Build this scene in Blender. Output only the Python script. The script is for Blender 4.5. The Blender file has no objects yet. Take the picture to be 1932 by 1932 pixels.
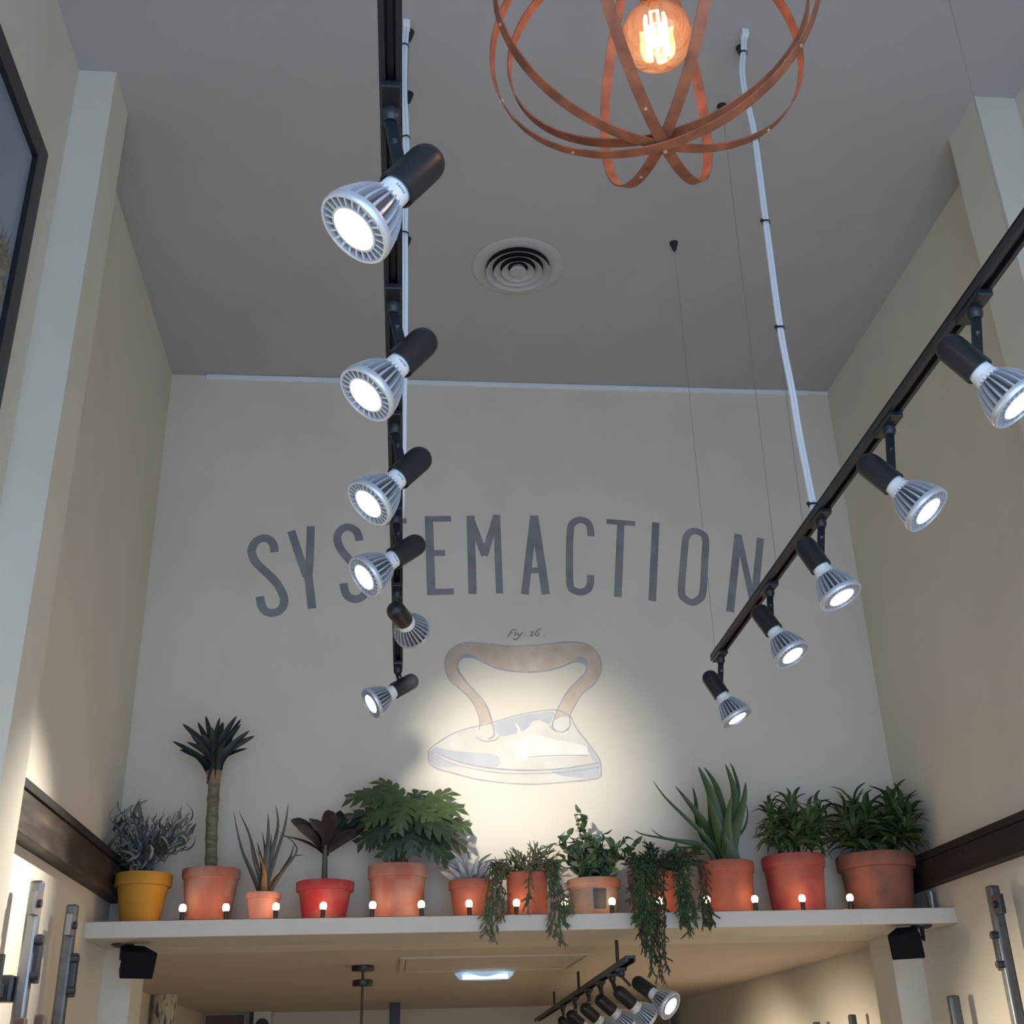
import bpy, bmesh, math, random
from mathutils import Vector, Matrix
random.seed(7)
scene = bpy.context.scene
COL = scene.collection
R_ = random.uniform

# ------------------------------------------------------------------ camera
H = 1.6                                        # eye height above the shop floor
F, PITCH, YAW, ROLL = 2207.2, 0.4498, 0.1083, -0.0303
fwd = Vector((math.sin(YAW)*math.cos(PITCH), math.cos(YAW)*math.cos(PITCH), math.sin(PITCH)))
rt = Vector((math.cos(YAW), -math.sin(YAW), 0))
up = rt.cross(fwd)
CR = math.cos(ROLL)*rt + math.sin(ROLL)*up
CU = -math.sin(ROLL)*rt + math.cos(ROLL)*up
cam_d = bpy.data.cameras.new('camera')
cam = bpy.data.objects.new('camera', cam_d); COL.objects.link(cam)
m = Matrix((CR, CU, -fwd)).transposed().to_4x4(); m.translation = (0, 0, H)
cam.matrix_world = m
cam_d.sensor_width = 36; cam_d.lens = 36*F/1932; cam_d.clip_start = .02
scene.camera = cam
EYE = Vector((0, 0, H))

def at(px, py, X=None, Y=None, Z=None):
    """measured point of the photograph on a real plane of the room (X, Y or Z known)"""
    d = fwd*F + (px-966)*CR - (py-966)*CU
    if X is not None: t = X/d.x
    elif Y is not None: t = Y/d.y
    else: t = (Z-H)/d.z
    return EYE + d*t

# ------------------------------------------------------------------ light
world = bpy.data.worlds.new('daylight'); scene.world = world; world.use_nodes = True
bg = world.node_tree.nodes['Background']
bg.inputs[0].default_value = (.47, .67, 1.0, 1); bg.inputs[1].default_value = 3.8
vs = scene.view_settings
vs.view_transform = 'Standard'; vs.look = 'None'; vs.gamma = 1; vs.use_curve_mapping = False
vs.exposure = 0.0
LAMP_COL = (1, .94, .85)
LOW_COL = (1, .87, .68)
LAMP_W = 118
LOWER_W = 155

# ------------------------------------------------------------------ room numbers
XL, XR = -1.2077, 2.3923
ZC = 3.4185 + H; YB = 5.4322
YS, ZT, ZB = 5.014, .5994 + H, .5362 + H
YF = -1.2                                      # open shop front
YD = 10.7                                      # far wall of the low back room
XLL = -1.52

# ------------------------------------------------------------------ materials
def mat(name, col, rough=.6, metal=0., noise=None, bump=0., emit=None, trans=0., spec=.5, scale=8., stretch=(1, 1, 1), sss=0):
    """noise=(second colour, contrast low, contrast high)"""
    M = bpy.data.materials.new(name); M.use_nodes = True
    nt = M.node_tree; b = nt.nodes['Principled BSDF']
    b.inputs['Base Color'].default_value = (*col, 1); b.inputs['Roughness'].default_value = rough
    b.inputs['Metallic'].default_value = metal; b.inputs['Specular IOR Level'].default_value = spec
    if trans: b.inputs['Transmission Weight'].default_value = trans
    if emit:
        b.inputs['Emission Color'].default_value = (*emit[0], 1); b.inputs['Emission Strength'].default_value = emit[1]
    if noise or bump:
        tc = nt.nodes.new('ShaderNodeTexCoord'); mp = nt.nodes.new('ShaderNodeMapping')
        mp.inputs['Scale'].default_value = stretch
        nt.links.new(tc.outputs['Object'], mp.inputs[0])
        n = nt.nodes.new('ShaderNodeTexNoise'); n.inputs['Scale'].default_value = scale; n.inputs['Detail'].default_value = 5
        nt.links.new(mp.outputs[0], n.inputs['Vector'])
        if noise:
            r = nt.nodes.new('ShaderNodeValToRGB')
            r.color_ramp.elements[0].position = noise[1]; r.color_ramp.elements[1].position = noise[2]
            r.color_ramp.elements[0].color = (*col, 1); r.color_ramp.elements[1].color = (*noise[0], 1)
            nt.links.new(n.outputs[0], r.inputs[0]); nt.links.new(r.outputs[0], b.inputs['Base Color'])
        if bump:
            bp = nt.nodes.new('ShaderNodeBump'); bp.inputs['Strength'].default_value = bump; bp.inputs['Distance'].default_value = .01
            nt.links.new(n.outputs[0], bp.inputs['Height']); nt.links.new(bp.outputs[0], b.inputs['Normal'])
    return M
WALL = mat('cream_wall_paint', (.67, .615, .505), .85, noise=((.71, .655, .545), .35, .7), scale=2.5, bump=.04)
CEIL = mat('grey_white_ceiling_paint', (.43, .42, .415), .9, noise=((.46, .445, .44), .3, .7), scale=2)
LOWC = mat('low_ceiling_paint', (.60, .52, .43), .9, noise=((.63, .55, .46), .3, .7), scale=2)
SHELF = mat('shelf_paint', (.62, .56, .48), .6, noise=((.66, .60, .52), .3, .7), scale=4)
FLOOR = mat('floor_warm_bounce', (.46, .34, .22), .6, noise=((.54, .42, .28), .3, .7), scale=3, bump=.1)  # unseen floor, colour warmed so bounced lamp light tints the room
BLACK = mat('black_enamel', (.012, .014, .018), .38)
TRACKM = mat('track_black', (.018, .02, .026), .45)
SILVER = mat('silver_cast', (.62, .66, .72), .38, .55)
DARKGREY = mat('dark_grey_core', (.10, .11, .13), .5, .4)
WHITEP = mat('white_ceramic', (.80, .82, .82), .4)
CABLE = mat('white_cable', (.72, .76, .80), .45)
CHROME = mat('steel_screw', (.7, .7, .7), .25, 1)
LENS = mat('lit_lens', (1, 1, 1), .3, emit=((1, .97, .90), 14))
LENS2 = mat('unlit_lens', (.6, .65, .7), .2)
RUST = mat('copper_rust', (.33, .105, .05), .66, .2, noise=((.17, .06, .03), .38, .68), scale=30, bump=.3)
RIVET = mat('rivet', (.75, .6, .45), .4, .8)
FILAM = mat('glowing_filament', (1, .8, .5), .5, emit=((1, .80, .56), 24))
BRASS = mat('brass_socket', (.35, .2, .08), .35, .9)
BEAM = mat('rusty_dark_beam', (.03, .022, .017), .6, .2, noise=((.10, .07, .05), .45, .75), scale=7, stretch=(2, .6, 3), bump=.5)
BEAM2 = mat('dark_beam', (.012, .010, .009), .65, .1, noise=((.03, .022, .018), .45, .75), scale=7, stretch=(2, .6, 3), bump=.4)
STEEL = mat('raw_steel', (.30, .31, .32), .38, .8, noise=((.16, .17, .18), .4, .7), scale=18, stretch=(1, 1, .3))
DSTEEL = mat('dark_steel', (.055, .06, .07), .42, .6)
SOIL = mat('potting_soil', (.035, .022, .014), .95, bump=.6, scale=60)
VENTM = mat('vent_enamel', (.47, .455, .44), .55)
DUCT_SHADE = mat('duct_shade_black', (.008, .008, .014), .9)
BULBM = mat('lit_small_bulb', (1, .8, .6), .4, emit=((1, .56, .30), 30))
def glass_mat(name, col, rough=.02):
    M = bpy.data.materials.new(name); M.use_nodes = True; nt = M.node_tree; nt.nodes.clear()
    o = nt.nodes.new('ShaderNodeOutputMaterial'); mx = nt.nodes.new('ShaderNodeMixShader'); fr = nt.nodes.new('ShaderNodeLayerWeight')
    fr.inputs[0].default_value = .35
    tr = nt.nodes.new('ShaderNodeBsdfTransparent'); tr.inputs[0].default_value = (*col, 1)
    gl = nt.nodes.new('ShaderNodeBsdfGlossy'); gl.inputs[0].default_value = (1, .66, .45, 1); gl.inputs[1].default_value = .05
    df = nt.nodes.new('ShaderNodeBsdfTranslucent'); df.inputs[0].default_value = (.9, .5, .32, 1)
    m2 = nt.nodes.new('ShaderNodeMixShader'); m2.inputs[0].default_value = .06
    nt.links.new(tr.outputs[0], m2.inputs[1]); nt.links.new(df.outputs[0], m2.inputs[2])
    nt.links.new(fr.outputs['Facing'], mx.inputs[0]); nt.links.new(m2.outputs[0], mx.inputs[1]); nt.links.new(gl.outputs[0], mx.inputs[2])
    nt.links.new(mx.outputs[0], o.inputs[0]); return M
AMBER = glass_mat('amber_glass', (.97, .76, .62))

# ------------------------------------------------------------------ mesh helpers
class MB:
    def __init__(s): s.v = []; s.f = []
    def box(s, a, b):
        (x0, y0, z0), (x1, y1, z1) = a, b; n = len(s.v)
        s.v += [(x0,y0,z0),(x1,y0,z0),(x1,y1,z0),(x0,y1,z0),(x0,y0,z1),(x1,y0,z1),(x1,y1,z1),(x0,y1,z1)]
        s.f += [tuple(n+i for i in q) for q in ((0,3,2,1),(4,5,6,7),(0,1,5,4),(1,2,6,5),(2,3,7,6),(3,0,4,7))]
        return s
    def obox(s, c, ax, ay, az):
        """oriented box: centre and three half-axis vectors"""
        n = len(s.v); c = Vector(c)
        for k in (-1, 1):
            for i, j in ((-1,-1),(1,-1),(1,1),(-1,1)): s.v.append(tuple(c + ax*i + ay*j + az*k))
        s.f += [tuple(n+i for i in q) for q in ((0,3,2,1),(4,5,6,7),(0,1,5,4),(1,2,6,5),(2,3,7,6),(3,0,4,7))]
        return s
    def lathe(s, prof, seg=24, c=(0, 0, 0), closed=False):
        n = len(s.v); c = Vector(c)
        for r, z in prof:
            for i in range(seg):
                a = 2*math.pi*i/seg; s.v.append((c.x+r*math.cos(a), c.y+r*math.sin(a), c.z+z))
        k = len(prof)
        for j in range(k if closed else k-1):
            j2 = (j+1) % k
            for i in range(seg):
                i2 = (i+1) % seg
                s.f.append((n+j*seg+i, n+j*seg+i2, n+j2*seg+i2, n+j2*seg+i))
        return s
    def disc(s, r, z, seg=24, c=(0, 0, 0), flip=False):
        n = len(s.v)
        for i in range(seg):
            a = 2*math.pi*i/seg; s.v.append((c[0]+r*math.cos(a), c[1]+r*math.sin(a), c[2]+z))
        q = tuple(range(n, n+seg)); s.f.append(q[::-1] if flip else q); return s
    def tube(s, pts, r, seg=8, caps=True):
        pts = [Vector(p) for p in pts]; n = len(s.v); ref = None
        for i, p in enumerate(pts):
            t = (pts[min(i+1, len(pts)-1)] - pts[max(i-1, 0)]).normalized()
            if ref is None: ref = Vector((0, 0, 1)) if abs(t.z) < .9 else Vector((1, 0, 0))
            a = t.cross(ref).normalized(); b = t.cross(a); ref = -b if False else ref
            rr = r[i] if isinstance(r, (list, tuple)) else r
            for k in range(seg):
                w = 2*math.pi*k/seg; s.v.append(tuple(p + a*(rr*math.cos(w)) + b*(rr*math.sin(w))))
        for i in range(len(pts)-1):
            for k in range(seg):
                k2 = (k+1) % seg; s.f.append((n+i*seg+k, n+i*seg+k2, n+(i+1)*seg+k2, n+(i+1)*seg+k))
        if caps:
            s.f.append(tuple(range(n, n+seg))[::-1]); s.f.append(tuple(range(n+(len(pts)-1)*seg, n+len(pts)*seg)))
        return s
    def mesh(s, name, mt, smooth=False, bevel=0):
        me = bpy.data.meshes.new(name); me.from_pydata(s.v, [], s.f); me.materials.append(mt)
        bm = bmesh.new(); bm.from_mesh(me)
        if bevel:
            bmesh.ops.bevel(bm, geom=[e for e in bm.edges], offset=bevel, segments=2, affect='EDGES', profile=.6)
        bmesh.ops.recalc_face_normals(bm, faces=bm.faces)
        if smooth:
            for f in bm.faces: f.smooth = True
            for e in bm.edges:
                if len(e.link_faces) == 2 and e.calc_face_angle(0) > .7: e.smooth = False
        bm.to_mesh(me); bm.free(); return me
    def build(s, name, mt, parent=None, smooth=False, bevel=0):
        return put(name, s.mesh(name, mt, smooth, bevel), parent)

def put(name, me, parent=None, mw=None):
    o = bpy.data.objects.new(name, me); COL.objects.link(o)
    if parent is not None:
        o.parent = parent
        o.matrix_parent_inverse = ROOTS[parent.name].inverted() if parent.name in ROOTS else Matrix()
    if mw is not None: o.matrix_world = mw if parent is None else mw
    return o
ROOTS = {}
def tag(o, label, cat, group=None):
    o['label'] = label; o['category'] = cat
    if group: o['group'] = group
    return o
def thing(name, label, cat, loc, group=None):
    """Empty at the base of a thing; parts are built in world coordinates"""
    o = bpy.data.objects.new(name, None); COL.objects.link(o); o.location = loc; o.empty_display_size = .05
    ROOTS[o.name] = Matrix.Translation(Vector(loc))
    return tag(o, label, cat, group)
def struct(name, mb, mt, label=None, bevel=0, parent=None):
    o = mb.build(name, mt, parent, bevel=bevel)
    if parent is None: o['kind'] = 'structure'
    if label: o['label'] = label
    return o
def spline(pts, n):
    pts = [Vector(p) for p in pts]; out = []
    for i in range(len(pts)-1):
        p0 = pts[max(i-1, 0)]; p1 = pts[i]; p2 = pts[i+1]; p3 = pts[min(i+2, len(pts)-1)]
        for k in range(n):
            t = k/n
            out.append(.5*((2*p1)+(p2-p0)*t+(2*p0-5*p1+4*p2-p3)*t*t+(3*p1-p0-3*p2+p3)*t**3))
    out.append(pts[-1]); return out

# ------------------------------------------------------------------ the room
struct('floor', MB().box((-2.0, YF, -.1), (2.9, YD+.1, 0)), FLOOR, 'unseen shop floor, tinted warm for the bounce light')
struct('wall_left', MB().box((XL-.2, YF, 0), (XL, YB, ZC)), WALL, 'tall cream left wall')
struct('wall_right', MB().box((XR, YF, 0), (XR+.2, YB, ZC)), WALL, 'tall cream right wall')
struct('ceiling', MB().box((XL-.2, YF, ZC), (XR+.2, YB+.25, ZC+.15)), CEIL, 'high grey ceiling')
struct('wall_back', MB().box((XL-.2, YB, ZB), (XR+.2, YB+.25, ZC)), WALL, 'cream back wall above the plant shelf')
struct('trim_1', MB().box((XL, 3.3365, 0), (XL+.135, 3.5474, ZC)), WALL, 'pilaster standing out from the left wall')
struct('trim_2', MB().box((XR-.1645, 3.231, 0), (XR, 3.4656, ZC)), WALL, 'pilaster standing out from the right wall')
# low back room beyond the shelf
struct('ceiling_low', MB().box((XLL-.2, YB+.25, ZB), (XR+.2, YD+.1, ZB+.12)), LOWC, 'low ceiling of the back room')
struct('wall_far', MB().box((XLL-.2, YD, 0), (XR+.2, YD+.1, ZB)), WALL, 'far wall of the back room')
struct('wall_low_left', MB().box((XLL-.2, YB+.25, 0), (XLL, YD, ZB)), WALL, 'left wall of the back room')
struct('wall_low_right', MB().box((XR, YB, 0), (XR+.2, YD, ZB)), WALL, 'right wall of the back room')
struct('trim_3', MB().box((XL-.3, YB, 0), (XL+.125, YB+.25, ZB)), WALL, 'narrow wall return under the left end of the shelf')
struct('trim_4', MB().box((XR-.14, YB, 0), (XR, YB+.25, ZB)), WALL, 'narrow wall return under the right end of the shelf')
struct('trim_5', MB().box((XR-.28, YD-.3, 0), (XR-.08, YD, ZB-.1)), mat('far_pilaster_brown', (.25, .18, .13), .7), 'brown upright in the far corner')  # square pilaster in one even brown
# cable trunking along the top of the back wall
a = at(390, 716, Y=YB).x
struct('trim_6', MB().box((a, YB-.018, ZC-.03), (XR-.12, YB, ZC-.002)), WHITEP, 'thin white cable trunking at the top of the back wall', bevel=.003)
struct('trim_7', MB().box((XR-.12, YB-.012, ZC-.016), (XR, YB, ZC-.002)), WHITEP, 'thin end of the cable trunking')
# shop front above the open window
struct('wall_front', MB().box((XL-.2, YF-.15, 3.6), (XR+.2, YF, ZC+.15)), WALL, 'wall above the open shop front')

# shelf
sh = MB().box((XL, YS, ZB), (XR, YB, ZT)).build('plant_shelf', SHELF, bevel=.004)
tag(sh, 'long white ledge carrying the row of potted plants', 'shelf')

# beams on the side walls
def beam(name, label, x0, x1, xlip, y0, z0, z1, m_):
    t = thing(name, label, 'beam', ((x0+x1)/2, (y0+YB)/2, z0))
    MB().box((min(x0, x1), y0, z0+.012), (max(x0, x1), YB, z1-.03)).build('web', m_, t, bevel=.004)
    MB().box((min(x0, xlip), y0, z0), (max(x0, xlip), YB, z0+.012)).build('lower_flange', m_, t, bevel=.002)
    MB().box((min(x0, xlip), y0, z1-.03), (max(x0, xlip), YB, z1)).build('upper_flange', BEAM2, t, bevel=.003)
beam('wall_beam', 'weathered dark brown beam along the left wall beside the yellow pot', XL, XL+.055, XL+.065, 3.5474, .722+H, .888+H, BEAM)
beam('wall_beam', 'dark brown beam along the right wall ending at the rightmost pot', XR, XR-.055, XR-.062, 3.4656, .705+H, .842+H, BEAM2)

# ------------------------------------------------------------------ lettering on the back wall
def mural_mat(name, c1, c2, sc=9):
    return mat(name, c1, .8, noise=(c2, .35, .68), scale=sc)
LETTER = mural_mat('grey_letter_paint', (.20, .20, .21), (.285, .28, .285), 7)
def wallpt(px, py, lift=0): 
    p = at(px, py, Y=YB); p.y -= lift; return p
def stroke(mb, pts, w, lift, cap=True, th=.0006):
    """flat painted stroke of width w (m) along wall points"""
    P = [Vector((p.x, YB-lift, p.z)) for p in pts]; n0 = len(mb.v); N = len(P)
    closed = (P[0]-P[-1]).length < 1e-5
    if closed: P = P[:-1]; N -= 1
    L = []
    for i in range(N):
        if closed: a, b = P[i-1], P[(i+1) % N]
        else: a, b = P[max(i-1, 0)], P[min(i+1, N-1)]
        t = (b-a).normalized(); nrm = Vector((-t.z, 0, t.x))
        k = 1.
        if 0 < i < N-1 or closed:
            d1 = (P[i]-P[i-1]).normalized(); d2 = (P[(i+1) % N]-P[i]).normalized(); k = 1/max(.6, math.cos(d1.angle(d2, 0)/2))
        ww = (w[i] if isinstance(w, list) else w)*.5*k
        L.append((P[i]+nrm*ww, P[i]-nrm*ww))
    for l, r in L: mb.v += [tuple(l), tuple(r)]
    for i in range(N if closed else N-1):
        j = (i+1) % N; mb.f.append((n0+2*i, n0+2*i+1, n0+2*j+1, n0+2*j))
def flat(mb, pts, lift):
    n = len(mb.v); mb.v += [(p.x, YB-lift, p.z) for p in pts]; mb.f.append(tuple(range(n, n+len(pts))))
PXM = (at(1000, 1060, Y=YB)-at(999, 1060, Y=YB)).length
word = thing('painted_lettering', 'arched grey SYSTEMACTION lettering painted across the back wall', 'lettering', wallpt(960, 1060))
LET = [  # letter, zoom origin x, strokes (points in the enlarged crop, width)
 ('s', 450, [([(346,468),(338,405),(303,352),(240,332),(175,360),(132,420),(128,480),(160,555),(230,630),(310,702),(380,785),(425,870),(438,935),(420,1000),(372,1040),(310,1050),(252,1028),(220,975),(205,892)], 78)]),
 ('y', 450, [([(506,264),(590,520),(655,700)], 76), ([(694,218),(683,560),(668,700)], 76), ([(664,640),(706,1008)], 78)]),
 ('s', 450, [([(1158,358),(1150,310),(1120,256),(1050,226),(985,252),(950,310),(954,375),(985,445),(1050,525),(1130,605),(1190,690),(1220,780),(1222,830),(1195,888),(1130,918),(1062,900),(1025,850),(1006,766)], 76)]),
 ('t', 450, [([(1332,190),(1612,166)], 54), ([(1482,190),(1512,905)], 72)]),
 ('e', 780, [([(148,122),(172,878)], 80), ([(112,150),(361,146)], 60), ([(155,477),(305,476)], 60), ([(135,852),(388,845)], 62)]),
 ('m', 780, [([(548,118),(568,868)], 78), ([(798,108),(826,864)], 68), ([(540,125),(685,500)], 70), ([(800,115),(680,500)], 68)]),
 ('a', 780, [([(1156,118),(1068,872)], 74), ([(1158,118),(1271,872)], 80), ([(1110,642),(1225,642)], 60)]),
 ('c', 780, [([(1702,315),(1697,240),(1668,182),(1600,156),(1535,185),(1506,250),(1497,480),(1500,760),(1530,828),(1600,850),(1668,828),(1696,770),(1699,685)], 70)]),
 ('t', 1120, [([(122,172),(398,194)], 54), ([(261,190),(232,898)], 74)]),
 ('i', 1120, [([(596,183),(562,936)], 74)]),
 ('o', 1120, [([(880,350),(905,295),(965,264),(1040,292),(1074,350),(1065,560),(1048,850),(1010,920),(945,950),(880,918),(842,850),(858,600),(880,350)], 70)]),
 ('n', 1120, [([(1388,294),(1308,1040)], 76), ([(1390,305),(1540,1010)], 62), ([(1600,332),(1528,1070)], 72)]),
]
K = 380/1932
for i, (ch, ox, sts) in enumerate(LET):
    mb = MB()
    for k, (pts, w) in enumerate(sts):
        P = [wallpt(ox+x*K, 950+y*K) for x, y in pts]
        if len(P) > 4:
            P = spline(P, 4)
        stroke(mb, P, w*K*PXM, .0010+.00015*k)
    mb.build('letter_'+ch, LETTER, word)

# ------------------------------------------------------------------ iron mural
INK = mural_mat('blue_grey_ink', (.33, .34, .37), (.45, .45, .47), 14)
TAN = mural_mat('tan_wash', (.52, .40, .30), (.62, .53, .43), 10)
PALE = mural_mat('pale_iron_wash', (.60, .57, .49), (.66, .64, .58), 8)
BLUEW = mural_mat('blue_grey_wash', (.45, .46, .49), (.52, .52, .52), 10)
CREAMW = mural_mat('cream_wash', (.68, .645, .56), (.66, .60, .51), 10)
iron = thing('painted_flat_iron', 'faded antique flat iron painted on the back wall under the lettering', 'mural', wallpt(970, 1340))
KI = 400/1932
Wp = lambda pts: [wallpt(780+x*KI, 1170+y*KI) for x, y in pts]
body = [(135,1205),(150,1175),(220,1120),(350,1040),(470,995),(600,965),(720,935),(880,885),(1050,845),(1200,825),(1310,820),(1425,875),(1470,960),(1560,1080),(1650,1200),(1700,1280),(1708,1350),(1700,1430),(1600,1455),(1400,1475),(1150,1495),(900,1490),(600,1455),(400,1405),(230,1360),(150,1310),(135,1250)]
outer = [(600,1000),(600,900),(560,790),(490,690),(400,610),(330,550),(290,450),(290,360),(340,270),(430,215),(520,205),(680,218),(850,235),(1000,235),(1200,222),(1350,202),(1480,200),(1590,225),(1670,290),(1710,390),(1700,500),(1640,590),(1540,670),(1480,760),(1430,860),(1425,960),(1400,1010)]
inner = [(1300,1015),(1265,960),(1300,850),(1350,740),(1420,630),(1510,540),(1570,470),(1572,415),(1520,387),(1450,385),(1340,430),(1200,465),(1050,475),(880,465),(730,430),(600,365),(520,340),(440,345),(405,390),(410,450),(470,550),(560,650),(640,740),(690,840),(720,950),(735,1050),(680,1085)]
mb = MB(); flat(mb, spline(Wp(body+body[:1]), 3)[:-1], .0010); bo = mb.build('iron_body', PALE, iron)
def patch(name, pts, lift, m_, par=iron):
    mb = MB(); flat(mb, Wp(pts) if 'shade' in name and name not in ('side_shade', 'top_shade') else spline(Wp(pts+pts[:1]), 3)[:-1], lift); return mb.build(name, m_, par)
patch('top_shade', [(740,1000),(735,945),(880,895),(1050,858),(1200,838),(1285,840),(1265,900),(1230,950),(1150,915),(1085,925),(1040,985),(940,1030),(800,1060)], .0014, BLUEW, iron)
patch('side_shade', [(200,1150),(300,1180),(450,1200),(620,1210),(770,1235),(770,1335),(600,1330),(430,1290),(280,1250),(205,1210)], .00145, BLUEW, iron)
patch('edge_shade', [(1430,885),(1480,965),(1570,1085),(1650,1205),(1698,1285),(1700,1345),(1640,1280),(1590,1200),(1580,1120),(1500,1030)], .00165, BLUEW, iron)
patch('nose_shade', [(140,1205),(200,1160),(200,1215),(280,1270),(420,1330),(300,1345),(200,1330),(145,1290)], .0015, BLUEW, iron)
patch('rear_shade', [(1250,1380),(1500,1350),(1690,1310),(1700,1420),(1600,1445),(1350,1420)], .00155, BLUEW, iron)
patch('base_highlight', [(930,1120),(1080,1050),(1300,1090),(1560,1150),(1590,1230),(1300,1250),(1050,1260),(930,1290)], .0012, mural_mat('white_wash', (.74, .72, .66), (.70, .67, .60), 12), iron)
hm = MB(); flat(hm, Wp(outer+inner), .0018); ho = hm.build('iron_handle', TAN, iron)
patch('left_handle_foot', [(603,985),(650,935),(712,960),(735,1050),(780,1070),(760,1105),(690,1125),(600,1110),(560,1060),(600,1010)], .0021, PALE, iron)
patch('right_handle_foot', [(1285,915),(1360,880),(1428,900),(1425,960),(1420,990),(1385,1020),(1310,1020),(1245,990),(1240,955),(1280,920)], .0021, PALE, iron)
patch('hook', [(920,945),(950,950),(985,1030),(950,1035),(945,985)], .0021, CREAMW, iron)
mb = MB()
for pts, w in ((body+body[:1], 9), ([(205,1205),(320,1260),(520,1320),(800,1360),(1100,1370),(1400,1350),(1690,1300)], 12), ([(200,1230),(330,1300),(520,1350),(800,1395),(1100,1400),(1400,1385),(1700,1340)], 7), ([(1040,1250),(1300,1235),(1590,1235)], 8), ([(570,1065),(640,1105),(740,1095),(785,1060)], 10), ([(1240,960),(1280,1005),(1360,1020),(1415,985)], 9)):
    stroke(mb, spline(Wp(pts), 3), w*KI*PXM, .0024)
stroke(mb, spline(Wp(outer), 3), 9*KI*PXM, .0025)
stroke(mb, spline(Wp(inner), 3), 13*KI*PXM, .0025)
stroke(mb, Wp([(710,225),(760,280),(785,300)]), 5*KI*PXM, .0026)
mb.build('ink_outline', INK, iron)
patch('inner_left_shadow', [(405,390),(395,450),(430,520),(410,450),(415,390),(460,345),(530,338),(600,362),(540,320),(460,312),(415,345)], .0022, INK, iron)
patch('inner_right_shadow', [(1450,385),(1520,387),(1572,415),(1570,470),(1590,430),(1585,370),(1530,335),(1480,350)], .0022, INK, iron)
# handwritten caption
cap = thing('painted_caption', 'small handwritten Fig. 26 caption above the painted iron', 'lettering', wallpt(990, 1196))
KC = 100/1932
CAP = {'letter_f': [[(330,500),(390,460),(440,370),(490,280),(520,265)], [(330,490),(400,478)], [(480,275),(540,255),(630,255),(620,290)], [(430,375),(520,380)]],
 'letter_i': [[(600,360),(650,355),(630,410),(600,460),(630,465)], [(690,285),(708,290)]],
 'letter_g': [[(730,380),(700,440),(740,460),(830,420),(880,360),(900,355)], [(880,360),(790,480),(700,580),(620,615),(565,590),(555,560)]],
 'dot': [[(965,450),(995,460)]],
 'digit_two': [[(1180,370),(1205,335),(1255,332),(1272,365),(1240,412),(1180,468),(1165,480),(1215,470),(1265,478)]],
 'digit_six': [[(1560,240),(1510,225),(1420,290),(1365,370),(1345,440),(1390,470),(1450,460),(1490,410),(1470,365),(1430,355)]],
 'dot.001': [[(1670,455),(1700,465)]]}
CAPM = mural_mat('brown_ink', (.20, .17, .16), (.27, .24, .23), 30)
for n_, sts in CAP.items():
    mb = MB()
    for k, s_ in enumerate(sts):
        P = [wallpt(940+x*KC, 1175+y*KC) for x, y in s_]
        stroke(mb, spline(P, 3) if len(P) > 2 else P, 1.9*PXM, .001+.0002*k)
    mb.build(n_.split('.')[0], CAPM, cap)

# ------------------------------------------------------------------ ceiling vent
vc = at(977, 503, Z=ZC); vc = Vector((vc.x, vc.y, ZC))
vt = thing('ceiling_vent', 'round grey ceiling air vent with concentric rings', 'vent', vc)
MB().lathe([(.148, -.004), (.165, -.010), (.205, -.010), (.215, -.004), (.215, -.0005), (.148, -.0005)], 64, vc, closed=True).build('flange', VENTM, vt, True)
MB().disc(.15, -.001, 48, vc).build('duct_shade_disc', DUCT_SHADE, vt)  # solid near-black disc, its colour stands for the shade inside the duct
for r0, r1 in ((.150, .118), (.113, .082), (.077, .047)):
    MB().lathe([(r0-.002, -.030), (r0, -.032), (r1+.004, -.012), (r1, -.008), (r1, -.006), (r0-.004, -.026)], 48, vc, closed=True).build('vane', VENTM, vt, True)
MB().lathe([(.0, -.034), (.036, -.034), (.040, -.030), (.030, -.008), (0, -.008)], 32, vc).build('centre_cap', VENTM, vt, True)

# ------------------------------------------------------------------ lighting tracks
ZTR = 1.42 + H
def track(name, label, p0, p1, grips, w=.018, h=.024):
    p0 = Vector(p0); p1 = Vector(p1); d = (p1-p0).normalized(); s = Vector((d.y, -d.x, 0)); u = Vector((0, 0, 1))
    t = thing(name, label, 'track', p1)
    c = (p0+p1)/2; L = (p1-p0).length/2
    mb = MB()
    mb.obox(c+u*(h-.003), s*w, d*L, u*.003)
    for k in (-1, 1):
        mb.obox(c+s*(k*(w-.002))+u*(h/2), s*.002, d*L, u*(h/2-.0005))
        mb.obox(c+s*(k*(w-.0065))+u*.002, s*.003, d*L, u*.002)
    mb.build('rail', TRACKM, t)
    MB().obox(c+u*.015, s*.0045, d*(L-.002), u*.005).build('conductor_strip', BLACK, t)
    MB().obox(p1+d*.003+u*(h/2), s*w, d*.003, u*(h/2)).build('end_cap', BLACK, t)
    for g in grips:
        g = Vector(g)
        foot = p0 + d*((Vector((g.x, g.y, 0))-Vector((p0.x, p0.y, 0))).dot(d)) + u*h
        MB().lathe([(0, -.045), (.006, -.045), (.009, -.038), (.018, -.006), (.02, 0)], 16, (g.x, g.y, ZC)).build('ceiling_grip', BLACK, t, True)
        MB().tube([foot, Vector((g.x, g.y, ZC-.04))], .0009, 6).build('suspension_wire', mat('steel_wire', (.3, .3, .3), .5, .6) if 'steel_wire' not in bpy.data.materials else bpy.data.materials['steel_wire'], t)
    return t
LT0, LT1 = (-.028, .9, ZTR), (.012, 4.31, ZTR)
RT0, RT1 = (1.165, .9, ZTR), (1.226, 4.20, ZTR)
track('lighting_track', 'black lighting track hung left of centre, running away from camera', LT0, LT1, [(.012, 3.075, ZC), (.015, 3.372, ZC), (.022, 4.235, ZC), (-.01, 1.65, ZC)])
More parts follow.
